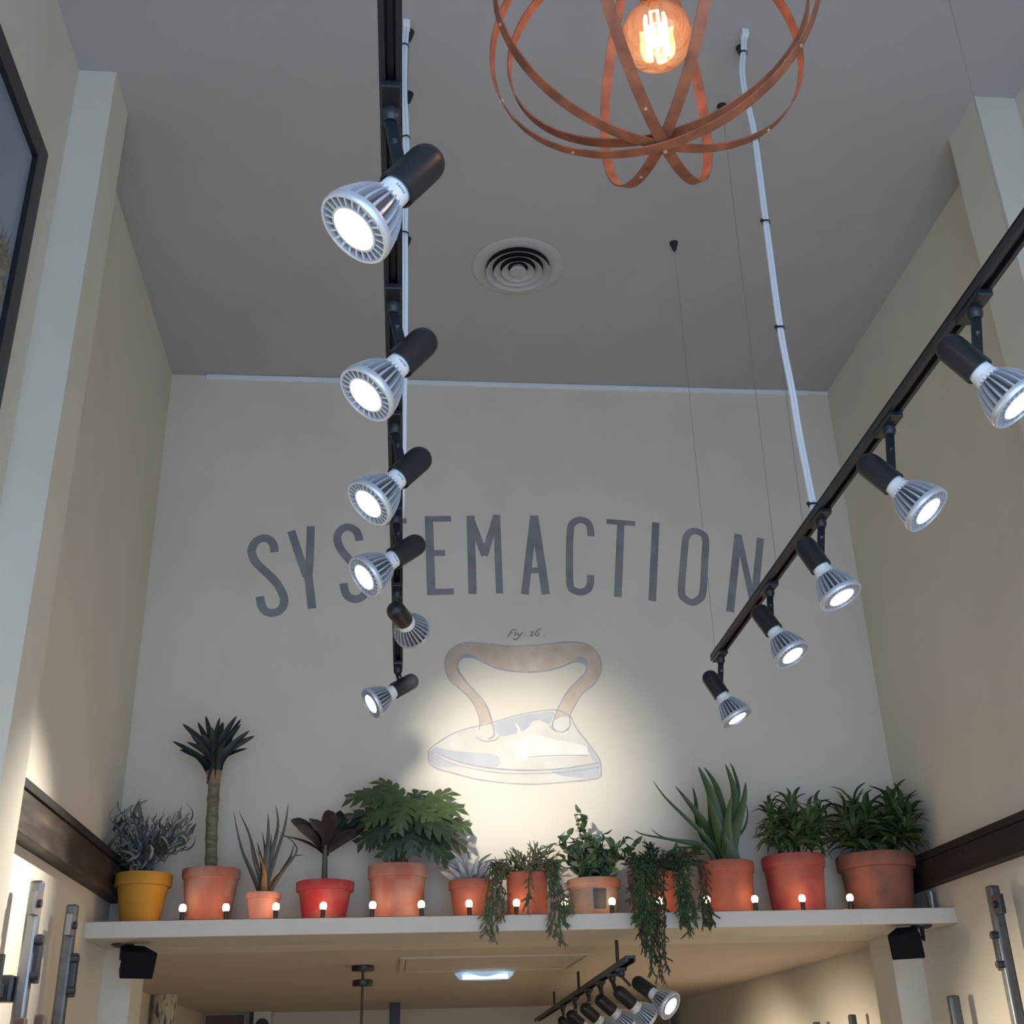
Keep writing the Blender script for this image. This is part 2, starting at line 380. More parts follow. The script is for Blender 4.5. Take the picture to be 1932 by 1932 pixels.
track('lighting_track', 'black lighting track on the right, slanting across the picture', RT0, RT1, [(1.240, 3.06, ZC), (1.243, 3.349, ZC), (1.238, 4.19, ZC), (1.20, 1.72, ZC)])

# hanging cables
def hanging_cable(name, label, pts, ties):
    P = spline(pts, 6); t = thing(name, label, 'cable', pts[0])
    o = Vector((.0058, .002, 0))
    for k in (-1, 1):
        MB().tube([p+o*k for p in P], .0062, 8).build('conductor', CABLE, t, True)
    MB().box((pts[0].x-.013, pts[0].y-.016, ZC-.03), (pts[0].x+.013, pts[0].y+.016, ZC)).build('ceiling_clip', WHITEP, t, bevel=.003)
    for q in ties:
        i = min(range(len(P)), key=lambda k: abs(P[k].z-q)); c = P[i]
        mb = MB().lathe([(.0135, -.003), (.0145, -.003), (.0145, .003), (.0135, .003)], 14, c, closed=True)
        mb.box((c.x-.022, c.y-.015, c.z-.004), (c.x-.012, c.y-.006, c.z+.003))
        mb.build('cable_tie', BLACK, t)
yc = 2.985
cp = [at(x, y, Y=yc) for x, y in ((1405, 66), (1403, 95), (1400, 130), (1404, 168), (1414, 210), (1425, 265), (1445, 420), (1472, 620), (1494, 735), (1508, 820), (1527, 968))]
cp[0].z = ZC-.001
cp[-1] = Vector((1.206, 2.96, ZTR+.026)); 
hanging_cable('power_cable', 'white twin cable with black ties drooping from ceiling to the right track', cp, [at(1402, 103, Y=yc).z, at(1424, 265, Y=yc).z, at(1445, 418, Y=yc).z, at(1471, 615, Y=yc).z, at(1525, 950, Y=yc).z])
cp = [at(x, y, Y=3.03) for x, y in ((767, 42), (765, 70), (762, 110), (762, 180), (765, 230), (766, 300), (763, 420), (763, 560), (761, 720), (758, 900))]
cp[0].z = ZC-.001; cp.append(Vector((.006, 3.03, ZTR+.026)))
hanging_cable('power_cable', 'white cable dropping from ceiling behind the left track', cp, [at(765, 88, Y=3.03).z, at(766, 258, Y=3.03).z, at(764, 448, Y=3.03).z])

# ------------------------------------------------------------------ spotlights
NF = 24
def lamp_parts():
    P = {}
    dome = [(.0001, -.085)] + [(.031*math.sin(a), -.054-.031*math.cos(a)) for a in (.3, .6, .9, 1.2, 1.5708)]
    P['lamp_holder'] = MB().lathe(dome+[(.031, .022), (.0285, .024), (.0265, .022), (.0265, .0)], 28).mesh('lamp_holder', BLACK, True)
    P['bulb_neck'] = MB().lathe([(.0245, .0), (.0245, .036), (.026, .042), (.031, .050), (.031, .054), (.0, .054)], 28).mesh('bulb_neck', WHITEP, True)
    P['heat_sink'] = MB().lathe([(.024, .050), (.030, .060), (.040, .085), (.047, .108), (.050, .118), (0, .118)], 28).mesh('heat_sink', DARKGREY, True)
    fin = MB(); prof = [(.050, .0315), (.060, .039), (.075, .0475), (.095, .0555), (.110, .0592), (.118, .0602)]
    n = len(prof)
    for s in (-1, 1):
        for z, r in prof: fin.v.append((r, s*(.0012+.0012*(z-.05)/.07), z))
        for z, r in prof: fin.v.append((r*.62, s*(.0012+.0012*(z-.05)/.07), z))
    for i in range(n-1):
        fin.f += [(i, i+1, n+i+1, n+i), (2*n+i, 3*n+i, 3*n+i+1, 2*n+i+1), (i, 2*n+i, 2*n+i+1, i+1)]
    fin.f += [(0, n, 3*n, 2*n), (n-1, 3*n-1, 4*n-1, 2*n-1)]
    P['fin'] = fin.mesh('fin', SILVER)
    P['rim'] = MB().lathe([(.0595, .114), (.0612, .117), (.0612, .126), (.059, .129), (.0555, .129), (.0545, .125), (.0545, .116)], 40, closed=True).mesh('rim', SILVER, True)
    g = MB().lathe([(.0355, .120), (.0355, .128), (.0395, .128), (.0395, .120)], 40, closed=True)
    for k in range(NF):
        a = 2*math.pi*k/NF; u = Vector((math.cos(a), math.sin(a), 0)); w = Vector((-u.y, u.x, 0))
        g.obox(u*.047+Vector((0, 0, .1235)), u*.008, w*.0017, Vector((0, 0, .003)))
    P['grille'] = g.mesh('grille', SILVER)
    P['grille_back'] = MB().disc(.0545, .1185, 32).mesh('grille_back', DARKGREY)
    P['lens'] = MB().lathe([(.0357, .124), (.030, .1262), (.018, .1275), (.0001, .128)], 32).mesh('lens', LENS, True)
    P['lens_off'] = MB().lathe([(.0357, .124), (.030, .1262), (.018, .1275), (.0001, .128)], 32).mesh('lens', LENS2, True)
    return P
LP = lamp_parts()
MARKM = mat('printed_mark', (.2, .25, .3), .6)
def spotlight(label, group, attach, hold, aim, lit=True, fins=True, watt=LAMP_W, size=46, marks=False, cat='spotlight', blend=1.0, col=LAMP_COL):
    """attach: point under the track; hold: centre of the black lamp holder; aim: direction of the beam"""
    attach = Vector(attach); hold = Vector(hold); aim = Vector(aim).normalized()
    t = thing('track_spotlight', label, cat, attach, group)
    # frame whose z is the beam
    q = aim.to_track_quat('Z', 'Y').to_matrix().to_4x4(); q.translation = hold + aim*.030
    def add(n, me, par=t, mw=q):
        o = bpy.data.objects.new(n, me); COL.objects.link(o); o.parent = par
        o.matrix_parent_inverse = ROOTS[t.name].inverted() if par is t else Matrix()
        o.matrix_basis = mw if par is t else mw
        return o
    add('lamp_holder', LP['lamp_holder']); nk = add('bulb_neck', LP['bulb_neck'])
    hs = add('heat_sink', LP['heat_sink'])
    if fins:
        for k in range(NF): add('fin', LP['fin'], hs, Matrix.Rotation(2*math.pi*k/NF, 4, 'Z'))
    add('rim', LP['rim']); gr = add('grille', LP['grille']); add('grille_back', LP['grille_back'], gr, Matrix())
    add('lens', LP['lens'] if lit else LP['lens_off'])
    if marks:   # small print on the ceramic neck
        side = (EYE-hold); side -= aim*side.dot(aim); side = q.to_3x3().inverted() @ side; a0 = math.atan2(side.y, side.x)
        mb = MB()
        for k, h_ in enumerate((.0035, .0045, .003, .0045, .0035)):
            a = a0+(k-2)*.16-.1; u = Vector((math.cos(a), math.sin(a), 0)); w = Vector((-u.y, u.x, 0))
            mb.obox(u*.0249+Vector((0, 0, .030)), u*.0004, w*.0009, Vector((0, 0, h_/2)))
            mb.obox(u*.0249+w*.0012+Vector((0, 0, .030+h_*.3)), u*.0004, w*.0008, Vector((0, 0, .0005)))
        add('printed_mark', mb.mesh('printed_mark', MARKM), nk, Matrix())
    # adapter under the track, swivel and arm
    mb = MB().box((attach.x-.0165, attach.y-.055, attach.z-.014), (attach.x+.0165, attach.y+.055, attach.z+.001))
    mb.build('track_adapter', BLACK, t, bevel=.003)
    MB().lathe([(.0165, -.012), (.0165, -.026), (.013, -.034), (.011, -.036), (0, -.036)], 20, attach).build('swivel', BLACK, t, True)
    j = attach+Vector((0, 0, -.032)); e = hold-aim*.004; e.x = attach.x+.42*(hold.x-attach.x)
    d = e-j; L = d.length; d.normalize(); side = d.cross(aim)
    if side.length < 1e-3: side = Vector((1, 0, 0))
    side.normalize(); o_ = side.cross(d).normalized()
    ar = MB().obox(j+d*(L*.5), d*(L*.5), side*.004, o_*.0105).build('arm', BLACK, t, bevel=.002)
    for s in (-1, 1):
        c = j+d*(L*.45)
        sm = MB().tube([c+side*(s*.003), c+side*(s*.0065)], .004, 10).build('screw', CHROME, t)
    if lit:
        l = bpy.data.lights.new('beam', 'SPOT'); l.energy = watt; l.color = col; l.spot_size = math.radians(size); l.spot_blend = blend; l.shadow_soft_size = .028
        lo = bpy.data.objects.new('beam', l); COL.objects.link(lo); lo.parent = t; lo.matrix_parent_inverse = ROOTS[t.name].inverted()
        mm = (-aim).to_track_quat('Z', 'Y').to_matrix().to_4x4(); mm.translation = hold + aim*(.030+.132); lo.matrix_basis = mm
    return t
def on_track(p0, p1, y):
    p0 = Vector(p0); p1 = Vector(p1); return p0+(p1-p0)*((y-p0.y)/(p1.y-p0.y))
GL, GR = 'spotlights on the left track', 'spotlights on the right track'
LL = [('largest silver spotlight, nearest on the left track, aimed down left', 1.428, (785, 325), 1.40, (-.577, -.096, -.811), 1.),
 ('second spotlight from the front on the left track, aimed down left', 1.951, (783, 660), 1.93, (-.585, -.186, -.79), 1.),
 ('third spotlight from the front on the left track, just above the lettering', 2.438, (778, 878), 2.41, (-.623, -.214, -.752), 1.),
 ('fourth spotlight on the left track, overlapping the second painted letter S', 2.943, (770, 1037), 2.91, (-.73, -.258, -.633), 1.),
 ('spotlight on the left track turned away toward the painted iron', 3.50, (752, 1158), 3.52, None, 1.),
 ('last small spotlight hanging at the far end of the left track', 4.27, (765, 1292), 4.26, (-.805, -.241, -.542), 1.)]
for i, (lab, ya, hp, yh, aim, w) in enumerate(LL):
    h = at(*hp, Y=yh)
    if aim is None: aim = at(985, 1465, Y=YB)-h
    spotlight(lab, GL, on_track(LT0, LT1, ya), h, aim, marks=i < 4, watt=LAMP_W*(1.4 if i == 4 else 1.35 if i == 5 else 1), size=43 if i == 4 else 62 if i == 5 else 58)
RL = [('nearest spotlight on the right track, cut by the right picture edge', 1.90, (1812, 672), 1.88, (.473, -.246, -.846)),
 ('second spotlight from the front on the right track', 2.387, (1655, 890), 2.36, (.515, -.309, -.80)),
 ('middle spotlight of the right track, below the white cable end', 2.92, (1530, 1045), 2.90, (.347, -.221, -.911)),
 ('fourth spotlight on the right track, below the painted letter N', 3.454, (1443, 1168), 3.43, (.37, -.299, -.88)),
 ('last small spotlight at the far end of the right track', 4.13, (1347, 1290), 4.10, (.424, -.167, -.89))]
for i, (lab, ya, hp, yh, aim) in enumerate(RL):
    spotlight(lab, GR, on_track(RT0, RT1, ya), at(*hp, Y=yh), aim, size=60)

# ------------------------------------------------------------------ globe pendant
OC = Vector((.383, 1.288, 1.482+H)); OR = .251
orb = thing('globe_pendant', 'open globe pendant of riveted rust-coloured metal hoops with a round filament bulb', 'pendant lamp', OC-Vector((0, 0, OR)))
HOOP = [(2.564, .001, -.001, .015), (-3.002, .035, -.003, -.005), (4.295, .073, -.011, -.052), (1.724, .005, -.003, .006), (1.105, .036, -.02, .035)]
for i, (th, ph, off, rs) in enumerate(HOOP):
    n = Vector((math.cos(th)*math.cos(ph), math.sin(th)*math.cos(ph), math.sin(ph)))
    a = n.cross(Vector((.3, .4, .866))).normalized(); b = n.cross(a)
    r = OR*(1+rs)+.0004*i; N = 96; mb = MB(); w = .0085; th_ = .0012
    for k in range(N):
        q = 2*math.pi*k/N; rad = a*math.cos(q)+b*math.sin(q); c = OC+n*off
        for dw, dr in ((-w, -th_), (w, -th_), (w, th_), (-w, th_)): mb.v.append(tuple(c+rad*(r+dr)+n*dw))
    for k in range(N):
        k2 = (k+1) % N
        for j in range(4): mb.f.append((k*4+j, k*4+(j+1) % 4, k2*4+(j+1) % 4, k2*4+j))
    mb.build('hoop', RUST, orb, True)
# rivets where hoops cross
HN = [Vector((math.cos(t_)*math.cos(p_), math.sin(t_)*math.cos(p_), math.sin(p_))) for t_, p_, _, _ in HOOP]
MB().tube([OC-Vector((0, 0, OR-.004)), OC-Vector((0, 0, OR*1.04+.0035))], .0032, 10).build('rivet', RIVET, orb)
for i, ang in ((4, .55), (4, 1.25), (4, -.95), (2, .9), (3, -.75), (3, 1.3), (0, .3), (1, -.35)):
    n = HN[i]; dn = Vector((0, 0, -1)); dn = (dn-n*dn.dot(n)).normalized(); sd = n.cross(dn); d = dn*math.cos(ang)+sd*math.sin(ang)
    rr = OR*(1+HOOP[i][3])+.0004*i; c0 = OC+n*HOOP[i][2]
    MB().tube([c0+d*(rr-.003), c0+d*(rr+.0032)], .0026, 10).build('rivet', RIVET, orb)
BC = at(1239, 70, Y=1.30); br = .056
prof = [(br*math.sin(a), -br*math.cos(a)) for a in [k*math.pi/24 for k in range(0, 19)]]
prof[0] = (.0003, -br)
z0 = prof[-1][1]; prof += [(.030, z0+.018), (.021, z0+.034), (.0175, z0+.05)]
bulb = MB().lathe(prof, 40, BC).build('bulb_glass', AMBER, orb, True)
ft = MB()
for ring_r, n_ in ((.0165, 9),):
    pts = []
    for k in range(n_+1):
        a = 2*math.pi*k/n_*.97
        x, y = ring_r*math.cos(a), ring_r*math.sin(a)
        zs = (-.036, .040) if k % 2 == 0 else (.040, -.036)
        for z in zs: pts.append(BC+Vector((x, y, z)))
    ft.tube(pts, .0024, 6)
ft.build('filament', FILAM, orb)
MB().tube([BC+Vector((0, 0, -.03)), BC+Vector((0, 0, .085))], .004, 8).build('filament_post', AMBER, orb)
zt_ = BC.z+z0+.048
MB().lathe([(.0185, 0), (.021, .004), (.022, .05), (.016, .062), (.006, .07), (0, .07)], 24, (BC.x, BC.y, zt_)).build('socket', BRASS, orb, True)
MB().tube([(BC.x, BC.y, zt_+.068), (BC.x, BC.y, ZC-.02)], .0035, 8).build('cord', BLACK, orb)
MB().lathe([(.0, -.03), (.035, -.03), (.05, -.018), (.052, 0)], 24, (BC.x, BC.y, ZC)).build('canopy', BLACK, orb, True)
l = bpy.data.lights.new('filament_light', 'POINT'); l.energy = 1.3; l.color = (1, .68, .42); l.shadow_soft_size = .03
lo = bpy.data.objects.new('filament_light', l); COL.objects.link(lo); lo.parent = orb; lo.matrix_parent_inverse = ROOTS[orb.name].inverted(); lo.matrix_basis = Matrix.Translation(BC+Vector((0, 0, -.0)))

# ------------------------------------------------------------------ framed picture on the left wall
pf = thing('framed_picture', 'black framed picture of a grey-blue sky high on the left wall', 'picture', (XL, 2.5, 1.0+H))
y0, y1, z0, z1, fw = 1.75, 3.12, 1.05+H, 2.81+H, .085
for nm, a, b in (('frame_side', (y1-fw, z0), (y1, z1)), ('frame_side', (y0, z0), (y0+fw, z1)), ('frame_top', (y0+fw, z1-fw), (y1-fw, z1)), ('frame_bottom', (y0+fw, z0), (y1-fw, z0+fw))):
    MB().box((XL, a[0], a[1]), (XL+.03, b[0], b[1])).build(nm, BLACK, pf, bevel=.002)
PR = mat('sky_print', (.22, .25, .33), .35, noise=((.30, .33, .41), .35, .65), scale=2.2)
MB().box((XL, y0+fw, z0+fw), (XL+.012, y1-fw, z1-fw)).build('print', PR, pf)
PALM = mat('dry_palm_print', (.16, .14, .10), .6, noise=((.30, .27, .2), .4, .6), scale=40)
mb = MB(); cx_, cy_, cz_ = XL+.0135, y1-fw-.10, 2.18+H
for k in range(90):
    a = R_(-.3, math.pi+.3); L = R_(.12, .22); n = len(mb.v)
    e = (cy_+math.cos(a)*L, cz_+math.sin(a)*L*1.1-.5*L*L)
    e = (min(e[0], y1-fw-.004), e[1]); w = R_(.002, .005)
    mb.v += [(cx_+k*1e-5, cy_-w+R_(-.03, .03), cz_+R_(-.03, .03)), (cx_+k*1e-5, cy_+w+R_(-.02, .02), cz_+R_(-.03, .03)), (cx_+k*1e-5, e[0], e[1])]; mb.f.append((n, n+1, n+2))
mb.build('printed_palm', PALM, pf)

# ------------------------------------------------------------------ potted plants
TERRA = lambda n, c, c2, sc=9: mat(n, c, .8, noise=(c2, .42, .60), scale=sc, bump=.2)
SZ = ZT
def leafmat(name, c, c2, rough=.5): return mat(name, c, rough, noise=(c2, .35, .65), scale=30)
def leaf_mesh(name, pts, w, m_, prof='lance', fold=.25, n=5, side=None):
    P = spline(pts, n); N = len(P); mb = MB()
    for i, p in enumerate(P):
        t = i/(N-1); d = (P[min(i+1, N-1)]-P[max(i-1, 0)]).normalized()
        s = side if side is not None else d.cross(Vector((0, 0, 1)))
        s = s-d*s.dot(d)
        if s.length < 1e-4: s = Vector((1, 0, 0))
        s.normalize(); nn = s.cross(d).normalized()
        k = {'lance': lambda t: (.55+.9*t)*(1-t)**.75 if t > .25 else .62*(.8+.8*t), 'oval': lambda t: math.sin(math.pi*min(1, t*.93+.07)**.8)**.8, 'spear': lambda t: (1-t)**.8*(1 if t > .1 else .8+2*t), 'spoon': lambda t: .14+.86*math.sin(math.pi*min(1, t)**1.7)**.65 if t < .995 else .03}[prof](t)
        ww = max(w*.5*k, .0004)
        mb.v += [tuple(p+s*ww+nn*(fold*ww)), tuple(p-nn*(fold*ww*.3)), tuple(p-s*ww+nn*(fold*ww))]
    for i in range(N-1):
        a = 3*i; mb.f += [(a, a+1, a+4, a+3), (a+1, a+2, a+5, a+4)]
    me = bpy.data.meshes.new(name); me.from_pydata(mb.v, [], mb.f); me.materials.append(m_)
    for f in me.polygons: f.use_smooth = True
    return me
def leaf(root, pts, w, m_, prof='lance', fold=.25, n=4, side=None, name='leaf'):
    return put(name, leaf_mesh(name, pts, w, m_, prof, fold, n, side), root)
def pot(label, name, rl, rr, ry, bl, brr, m_, rim=.24, soil=True, thick=1.05, extra=None):
    """pot measured by its rim and foot; returns root, centre, radius, rim height"""
    yc = YS+.075
    r = (at(rr, ry, Y=yc+.1).x-at(rl, ry, Y=yc+.1).x)/2
    if r > .14: yc = YS+.058
    cx = (at(rr, ry, Y=yc+r).x+at(rl, ry, Y=yc+r).x)/2; cy = yc+r
    rb = r*(brr-bl)/(rr-rl)
    zt = at((rl+rr)/2, ry, Y=cy-r).z; h = zt-SZ
    root = thing(name, label, 'potted plant', (cx, cy, SZ))
    rh = h*rim; r2 = rb+(r/thick-rb)*(1-rim)
    p = MB().lathe([(0, 0), (rb*.96, 0), (rb, .004), (r2, h-rh), (r2*.9, h-rh), (r2*.88, h*.5)], 40, (cx, cy, SZ)).build('pot', m_, root, True)
    rm = MB().lathe([(r2*.98, h-rh-.002), (r*.985, h-rh), (r*.995, h-rh+.006), (r, h-.006), (r*.985, h), (r*.9, h), (r*.88, h-.01), (r2*.9, h-rh)], 40, (cx, cy, SZ), closed=True)
    me = rm.mesh('rim', m_, True); o = bpy.data.objects.new('rim', me); COL.objects.link(o); o.parent = p
    s = MB().disc(r*.89, h-.018, 32, (cx, cy, SZ)).build('soil', SOIL, root)
    return root, Vector((cx, cy, zt)), r, h
T1 = TERRA('terracotta_worn', (.33, .105, .065), (.24, .09, .065))
T2 = TERRA('terracotta_dusty', (.33, .115, .075), (.42, .23, .17), 6)
T3 = TERRA('terracotta_red', (.36, .10, .06), (.27, .085, .06))
T4 = TERRA('terracotta_orange', (.35, .105, .06), (.26, .085, .055))
YEL = TERRA('yellow_glaze', (.52, .25, .02), (.44, .20, .02), 5)
PEACH = TERRA('peach_clay', (.50, .235, .17), (.42, .17, .12), 6)
REDP = TERRA('red_paint_worn', (.34, .025, .035), (.30, .10, .075), 7)
def add_shared(root, mes, mw):
    o = bpy.data.objects.new('leaf', random.choice(mes)); COL.objects.link(o); o.parent = root
    o.matrix_parent_inverse = ROOTS[root.name].inverted(); o.matrix_basis = mw; return o
def frame(p, d, roll=0., s=1.):
    """matrix: local +Y along d at p"""
    q = Vector(d).normalized().to_track_quat('Y', 'Z').to_matrix().to_4x4()
    M_ = Matrix.Translation(p) @ q @ Matrix.Rotation(roll, 4, 'Y') @ Matrix.Scale(s, 4); return M_
def clampY(v, lo=YS-.06, hi=YB-.012): v.y = min(max(v.y, lo), hi); return v

# 1 silver bush in yellow pot
G1 = leafmat('silver_green_leaf', (.12, .135, .13), (.22, .235, .225)); G1b = leafmat('dark_grey_leaf', (.05, .06, .058), (.10, .115, .105))
root, c, r, h = pot('yellow glazed pot with a bushy silver-grey plant at the shelf left end', 'potted_silver_bush', 219, 327, 1642, 233, 303, YEL)
mes = [leaf_mesh('leaf', [(0, 0, 0), (.0, .03, .006), (R_(-.008, .008), .060, R_(-.01, .004)), (R_(-.015, .015), .090, R_(-.03, -.005))], .026, mm, 'lance', .3, 2) for mm in (G1, G1b, G1, G1b)]
stems = MB()
for k in range(46):
    tx = R_(192, 375); ty = R_(1525, 1600) if tx < 320 else R_(1545, 1610)
    if k > 29: ty = R_(1590, 1632); tx = R_(205, 350)
    tip = at(tx, ty, Y=c.y+R_(-.13, .12)); tip.x = max(tip.x, XL+.015)
    P = spline([c+Vector((R_(-.05, .05), R_(-.05, .05), -.02)), (c*2+tip)/3+Vector((0, 0, .04)), tip], 4); stems.tube(P, .0025, 5, False)
    for j in range(8):
        q = P[min(len(P)-1, 2+j*6//7)]; d = Vector((R_(-1, 1), R_(-1, 1), R_(.0, 1.1)))+((tip-c).normalized()*.7)
        d.normalize(); e = q+d*.095
        if e.x < XL+.01 or e.y > YB-.01: d.x = abs(d.x); d.y = -abs(d.y)
        add_shared(root, mes, frame(q, d, R_(0, 6.28), R_(.55, 1.05)))
stems.build('stems', G1b, root)

# 2 cane dracaena
D2 = leafmat('dark_dracaena_leaf', (.008, .013, .013), (.018, .028, .02), .55); CANE = mat('cane_bark', (.12, .105, .065), .85, noise=((.20, .17, .11), .4, .6), scale=20, stretch=(1, 1, 4), bump=.3)
root, c, r, h = pot('tall dusty terracotta pot with a single-stemmed palm-like dracaena', 'potted_dracaena', 345, 455, 1633, 361, 440, T2, .16, thick=1.02)
ycr = c.y
b0 = at(399, 1640, Y=ycr); b0.z = c.z-.02; b1 = at(404, 1480, Y=ycr); b2 = at(404, 1455, Y=ycr)
P = spline([b0, (b0+b1)/2+Vector((-.004, 0, 0)), b1], 10)
MB().tube(P, [.0245 if i % 4 else .0275 for i in range(len(P))], 14).build('cane', CANE, root, True)
MB().tube([b1+Vector((0, 0, -.005)), (b1+b2)/2, b2], [.025, .028, .034], 14).build('leaf_base', mat('pale_leaf_base', (.32, .17, .11), .7, noise=((.16, .14, .07), .4, .6), scale=15), root, True)
tips = [(325,1398),(338,1414),(344,1365),(373,1362),(388,1350),(415,1353),(421,1362),(447,1350),(455,1356),(455,1366),(471,1378),(481,1388),(467,1412),(360,1385),(430,1375),(400,1372),(380,1385),(440,1388),(410,1385),(352,1400),(450,1402),(395,1392),(425,1395)]
for i, (x, y) in enumerate(tips):
    dy = R_(-.12, .12) if i > 12 else R_(-.07, .10)
    t_ = clampY(at(x, y, Y=ycr+dy)); s_ = at(404+R_(-9, 9), R_(1450, 1480), Y=ycr+dy*.15)
    m_ = s_*.5+t_*.5+Vector((-(x-404)*.0004, 0, .012))
    sd = Vector((t_.z-s_.z, .15*R_(-1, 1), -(t_.x-s_.x)))
    leaf(root, [s_, m_, t_], R_(.050, .062), D2, 'lance', .35, 5, sd)

# 3 brownish spiky aloe in a small peach pot
A3 = leafmat('brown_green_aloe', (.06, .075, .05), (.12, .075, .055)); A3o = leafmat('orange_aloe_base', (.42, .19, .035), (.2, .12, .04)); A3d = leafmat('dark_aloe', (.03, .04, .04), (.07, .065, .05))
root, c, r, h = pot('small peach clay pot with thin brownish upright aloe leaves', 'potted_aloe', 465, 531, 1681, 476, 524, PEACH, .2)
for x, y, mx, my, w, mm in ((440,1530,455,1600,.020,A3),(450,1530,470,1575,.018,A3),(506,1533,505,1590,.034,A3),(520,1519,524,1560,.022,A3),(544,1514,537,1560,.018,A3),(485,1588,492,1620,.026,A3d),(495,1570,500,1610,.022,A3d),(517,1563,560,1600,.016,A3),(555,1590,548,1615,.016,A3d),(468,1560,478,1620,.02,A3),(575,1613,550,1618,.014,A3d),(483,1600,497,1640,.03,A3o),(532,1645,520,1655,.028,A3o),(512,1572,508,1620,.024,A3d)):
    dy = R_(-.03, .05); s_ = at(498+R_(-6, 6), 1676, Y=c.y+dy*.3); s_.z = c.z-.016
    t_ = at(x, y, Y=c.y+dy); m_ = at(mx, my, Y=c.y+dy*.7)
    leaf(root, [s_, (s_*.5+m_*.5), m_, t_], w*1.35, mm, 'spear', .5, 4, Vector((t_.z-s_.z+.05, .2, -(t_.x-s_.x))))

# 4 dark broad-leaved plant in red pot
B4 = leafmat('bronze_leaf', (.05, .032, .026), (.085, .048, .035), .35); B4d = leafmat('dark_bronze_leaf', (.018, .02, .022), (.04, .03, .03), .35)
root, c, r, h = pot('worn red pot with broad dark bronze leaves on a short stem', 'potted_bronze_plant', 559, 669, 1657, 577, 655, REDP, .22)
st = at(613, 1610, Y=c.y); s0 = at(613, 1650, Y=c.y); s0.z = c.z-.02
MB().tube([s0, st, at(615, 1595, Y=c.y)], [.013, .011, .009], 10).build('stem', leafmat('green_stem', (.10, .10, .05), (.07, .06, .03)), root, True)
for x, y, dy, w, mm in ((552,1545,.06,.062,B4d),(560,1560,-.04,.062,B4),(620,1528,-.03,.075,B4),(648,1535,.08,.07,B4d),(590,1545,.10,.06,B4d),(670,1565,-.03,.05,B4d),(690,1545,.05,.06,B4d),(556,1580,.02,.03,B4),(528,1576,-.02,.026,B4),(660,1552,.0,.028,B4),(600,1570,.08,.05,B4),(640,1560,.11,.05,B4d)):
    s_ = at(614+R_(-4, 4), 1608+R_(-8, 8), Y=c.y); t_ = at(x, y, Y=c.y+dy)
    mid = s_*.5+t_*.5+Vector((0, 0, .012))
    leaf(root, [s_, mid, t_], w*(1.4 if w > .04 else 1.), mm, 'spoon' if w > .04 else 'lance', .25, 9, Vector((t_.z-s_.z, .25, -(t_.x-s_.x))))

# 5 philodendron: big lobed leaves
G5 = leafmat('philodendron_green', (.04, .070, .020), (.07, .106, .034), .5); G5d = leafmat('philodendron_dark', (.016, .036, .018), (.034, .062, .028), .5)
root, c, r, h = pot('large terracotta pot with a bushy deeply lobed philodendron', 'potted_philodendron', 694, 807, 1626, 704, 799, T2, .22, thick=1.06)
def lobed(name, base, tip, w, m_, nrm):
    d = tip-base; L = d.length; d.normalize(); s = d.cross(nrm).normalized(); nn = s.cross(d)
    mb = MB(); nl = 5
    def pt(u, v_): return base+d*(L*u)+s*(w*v_)+nn*(-.35*w*abs(v_)*abs(v_)*1.5-.25*L*u*u+.06*L*math.sin(3*u))
    mid = [pt(k/10, 0) for k in range(11)]; mb.v += [tuple(p) for p in mid]
    for sd in (-1, 1):
        n0 = len(mb.v); inner = []
        for k in range(11): inner.append(pt(k/10, sd*.09*(1-k/11)))
        mb.v += [tuple(p) for p in inner]
        for k in range(10): mb.f.append((k, k+1, n0+k+1, n0+k))
        for q in range(nl):
            u = .02+.80*q/(nl-1); ln = (.40+.14*math.sin(math.pi*min(1, u*1.1)))*(1-.5*u); sw = .25+.45*u
            a, b_ = pt(u-.05, sd*.03), pt(u+.17, sd*.03)
            m1, m2 = pt(u+sw*ln*.5-.055, sd*ln*.6), pt(u+sw*ln*.5+.12, sd*ln*.56)
            k1, k2 = pt(u+sw*ln*.8-.02, sd*ln*.88), pt(u+sw*ln*.8+.09, sd*ln*.84); e = pt(min(1.06, u+sw*ln+.07), sd*ln)
            n1 = len(mb.v); mb.v += [tuple(x) for x in (a, m1, k1, e, k2, m2, b_)]; mb.f += [(n1, n1+1, n1+5, n1+6), (n1+1, n1+2, n1+4, n1+5), (n1+2, n1+3, n1+4)]
    me = bpy.data.meshes.new(name); me.from_pydata(mb.v, [], mb.f); me.materials.append(m_)
    return me
stm = MB()
leaves5 = [(735,1505,655,1490,-.02,G5),(760,1510,718,1460,.04,G5),(740,1545,648,1525,.02,G5d),(790,1530,848,1478,.03,G5),(800,1540,870,1510,-.05,G5),(810,1550,888,1545,-.02,G5),(740,1560,672,1580,-.06,G5d),(800,1570,885,1580,.03,G5d),(750,1535,700,1500,.08,G5d),(770,1540,790,1480,.10,G5d),(760,1570,720,1610,-.11,G5d),(790,1575,850,1612,-.09,G5d),(770,1560,780,1605,-.12,G5d),(745,1530,690,1540,-.11,G5),(785,1525,830,1545,-.12,G5),(765,1520,750,1560,-.14,G5),(800,1555,840,1590,.08,G5d),(735,1570,690,1590,.06,G5d),(768,1515,810,1520,-.06,G5),(755,1520,690,1478,.0,G5),(780,1545,850,1560,-.14,G5d),(750,1555,700,1570,-.13,G5d)]
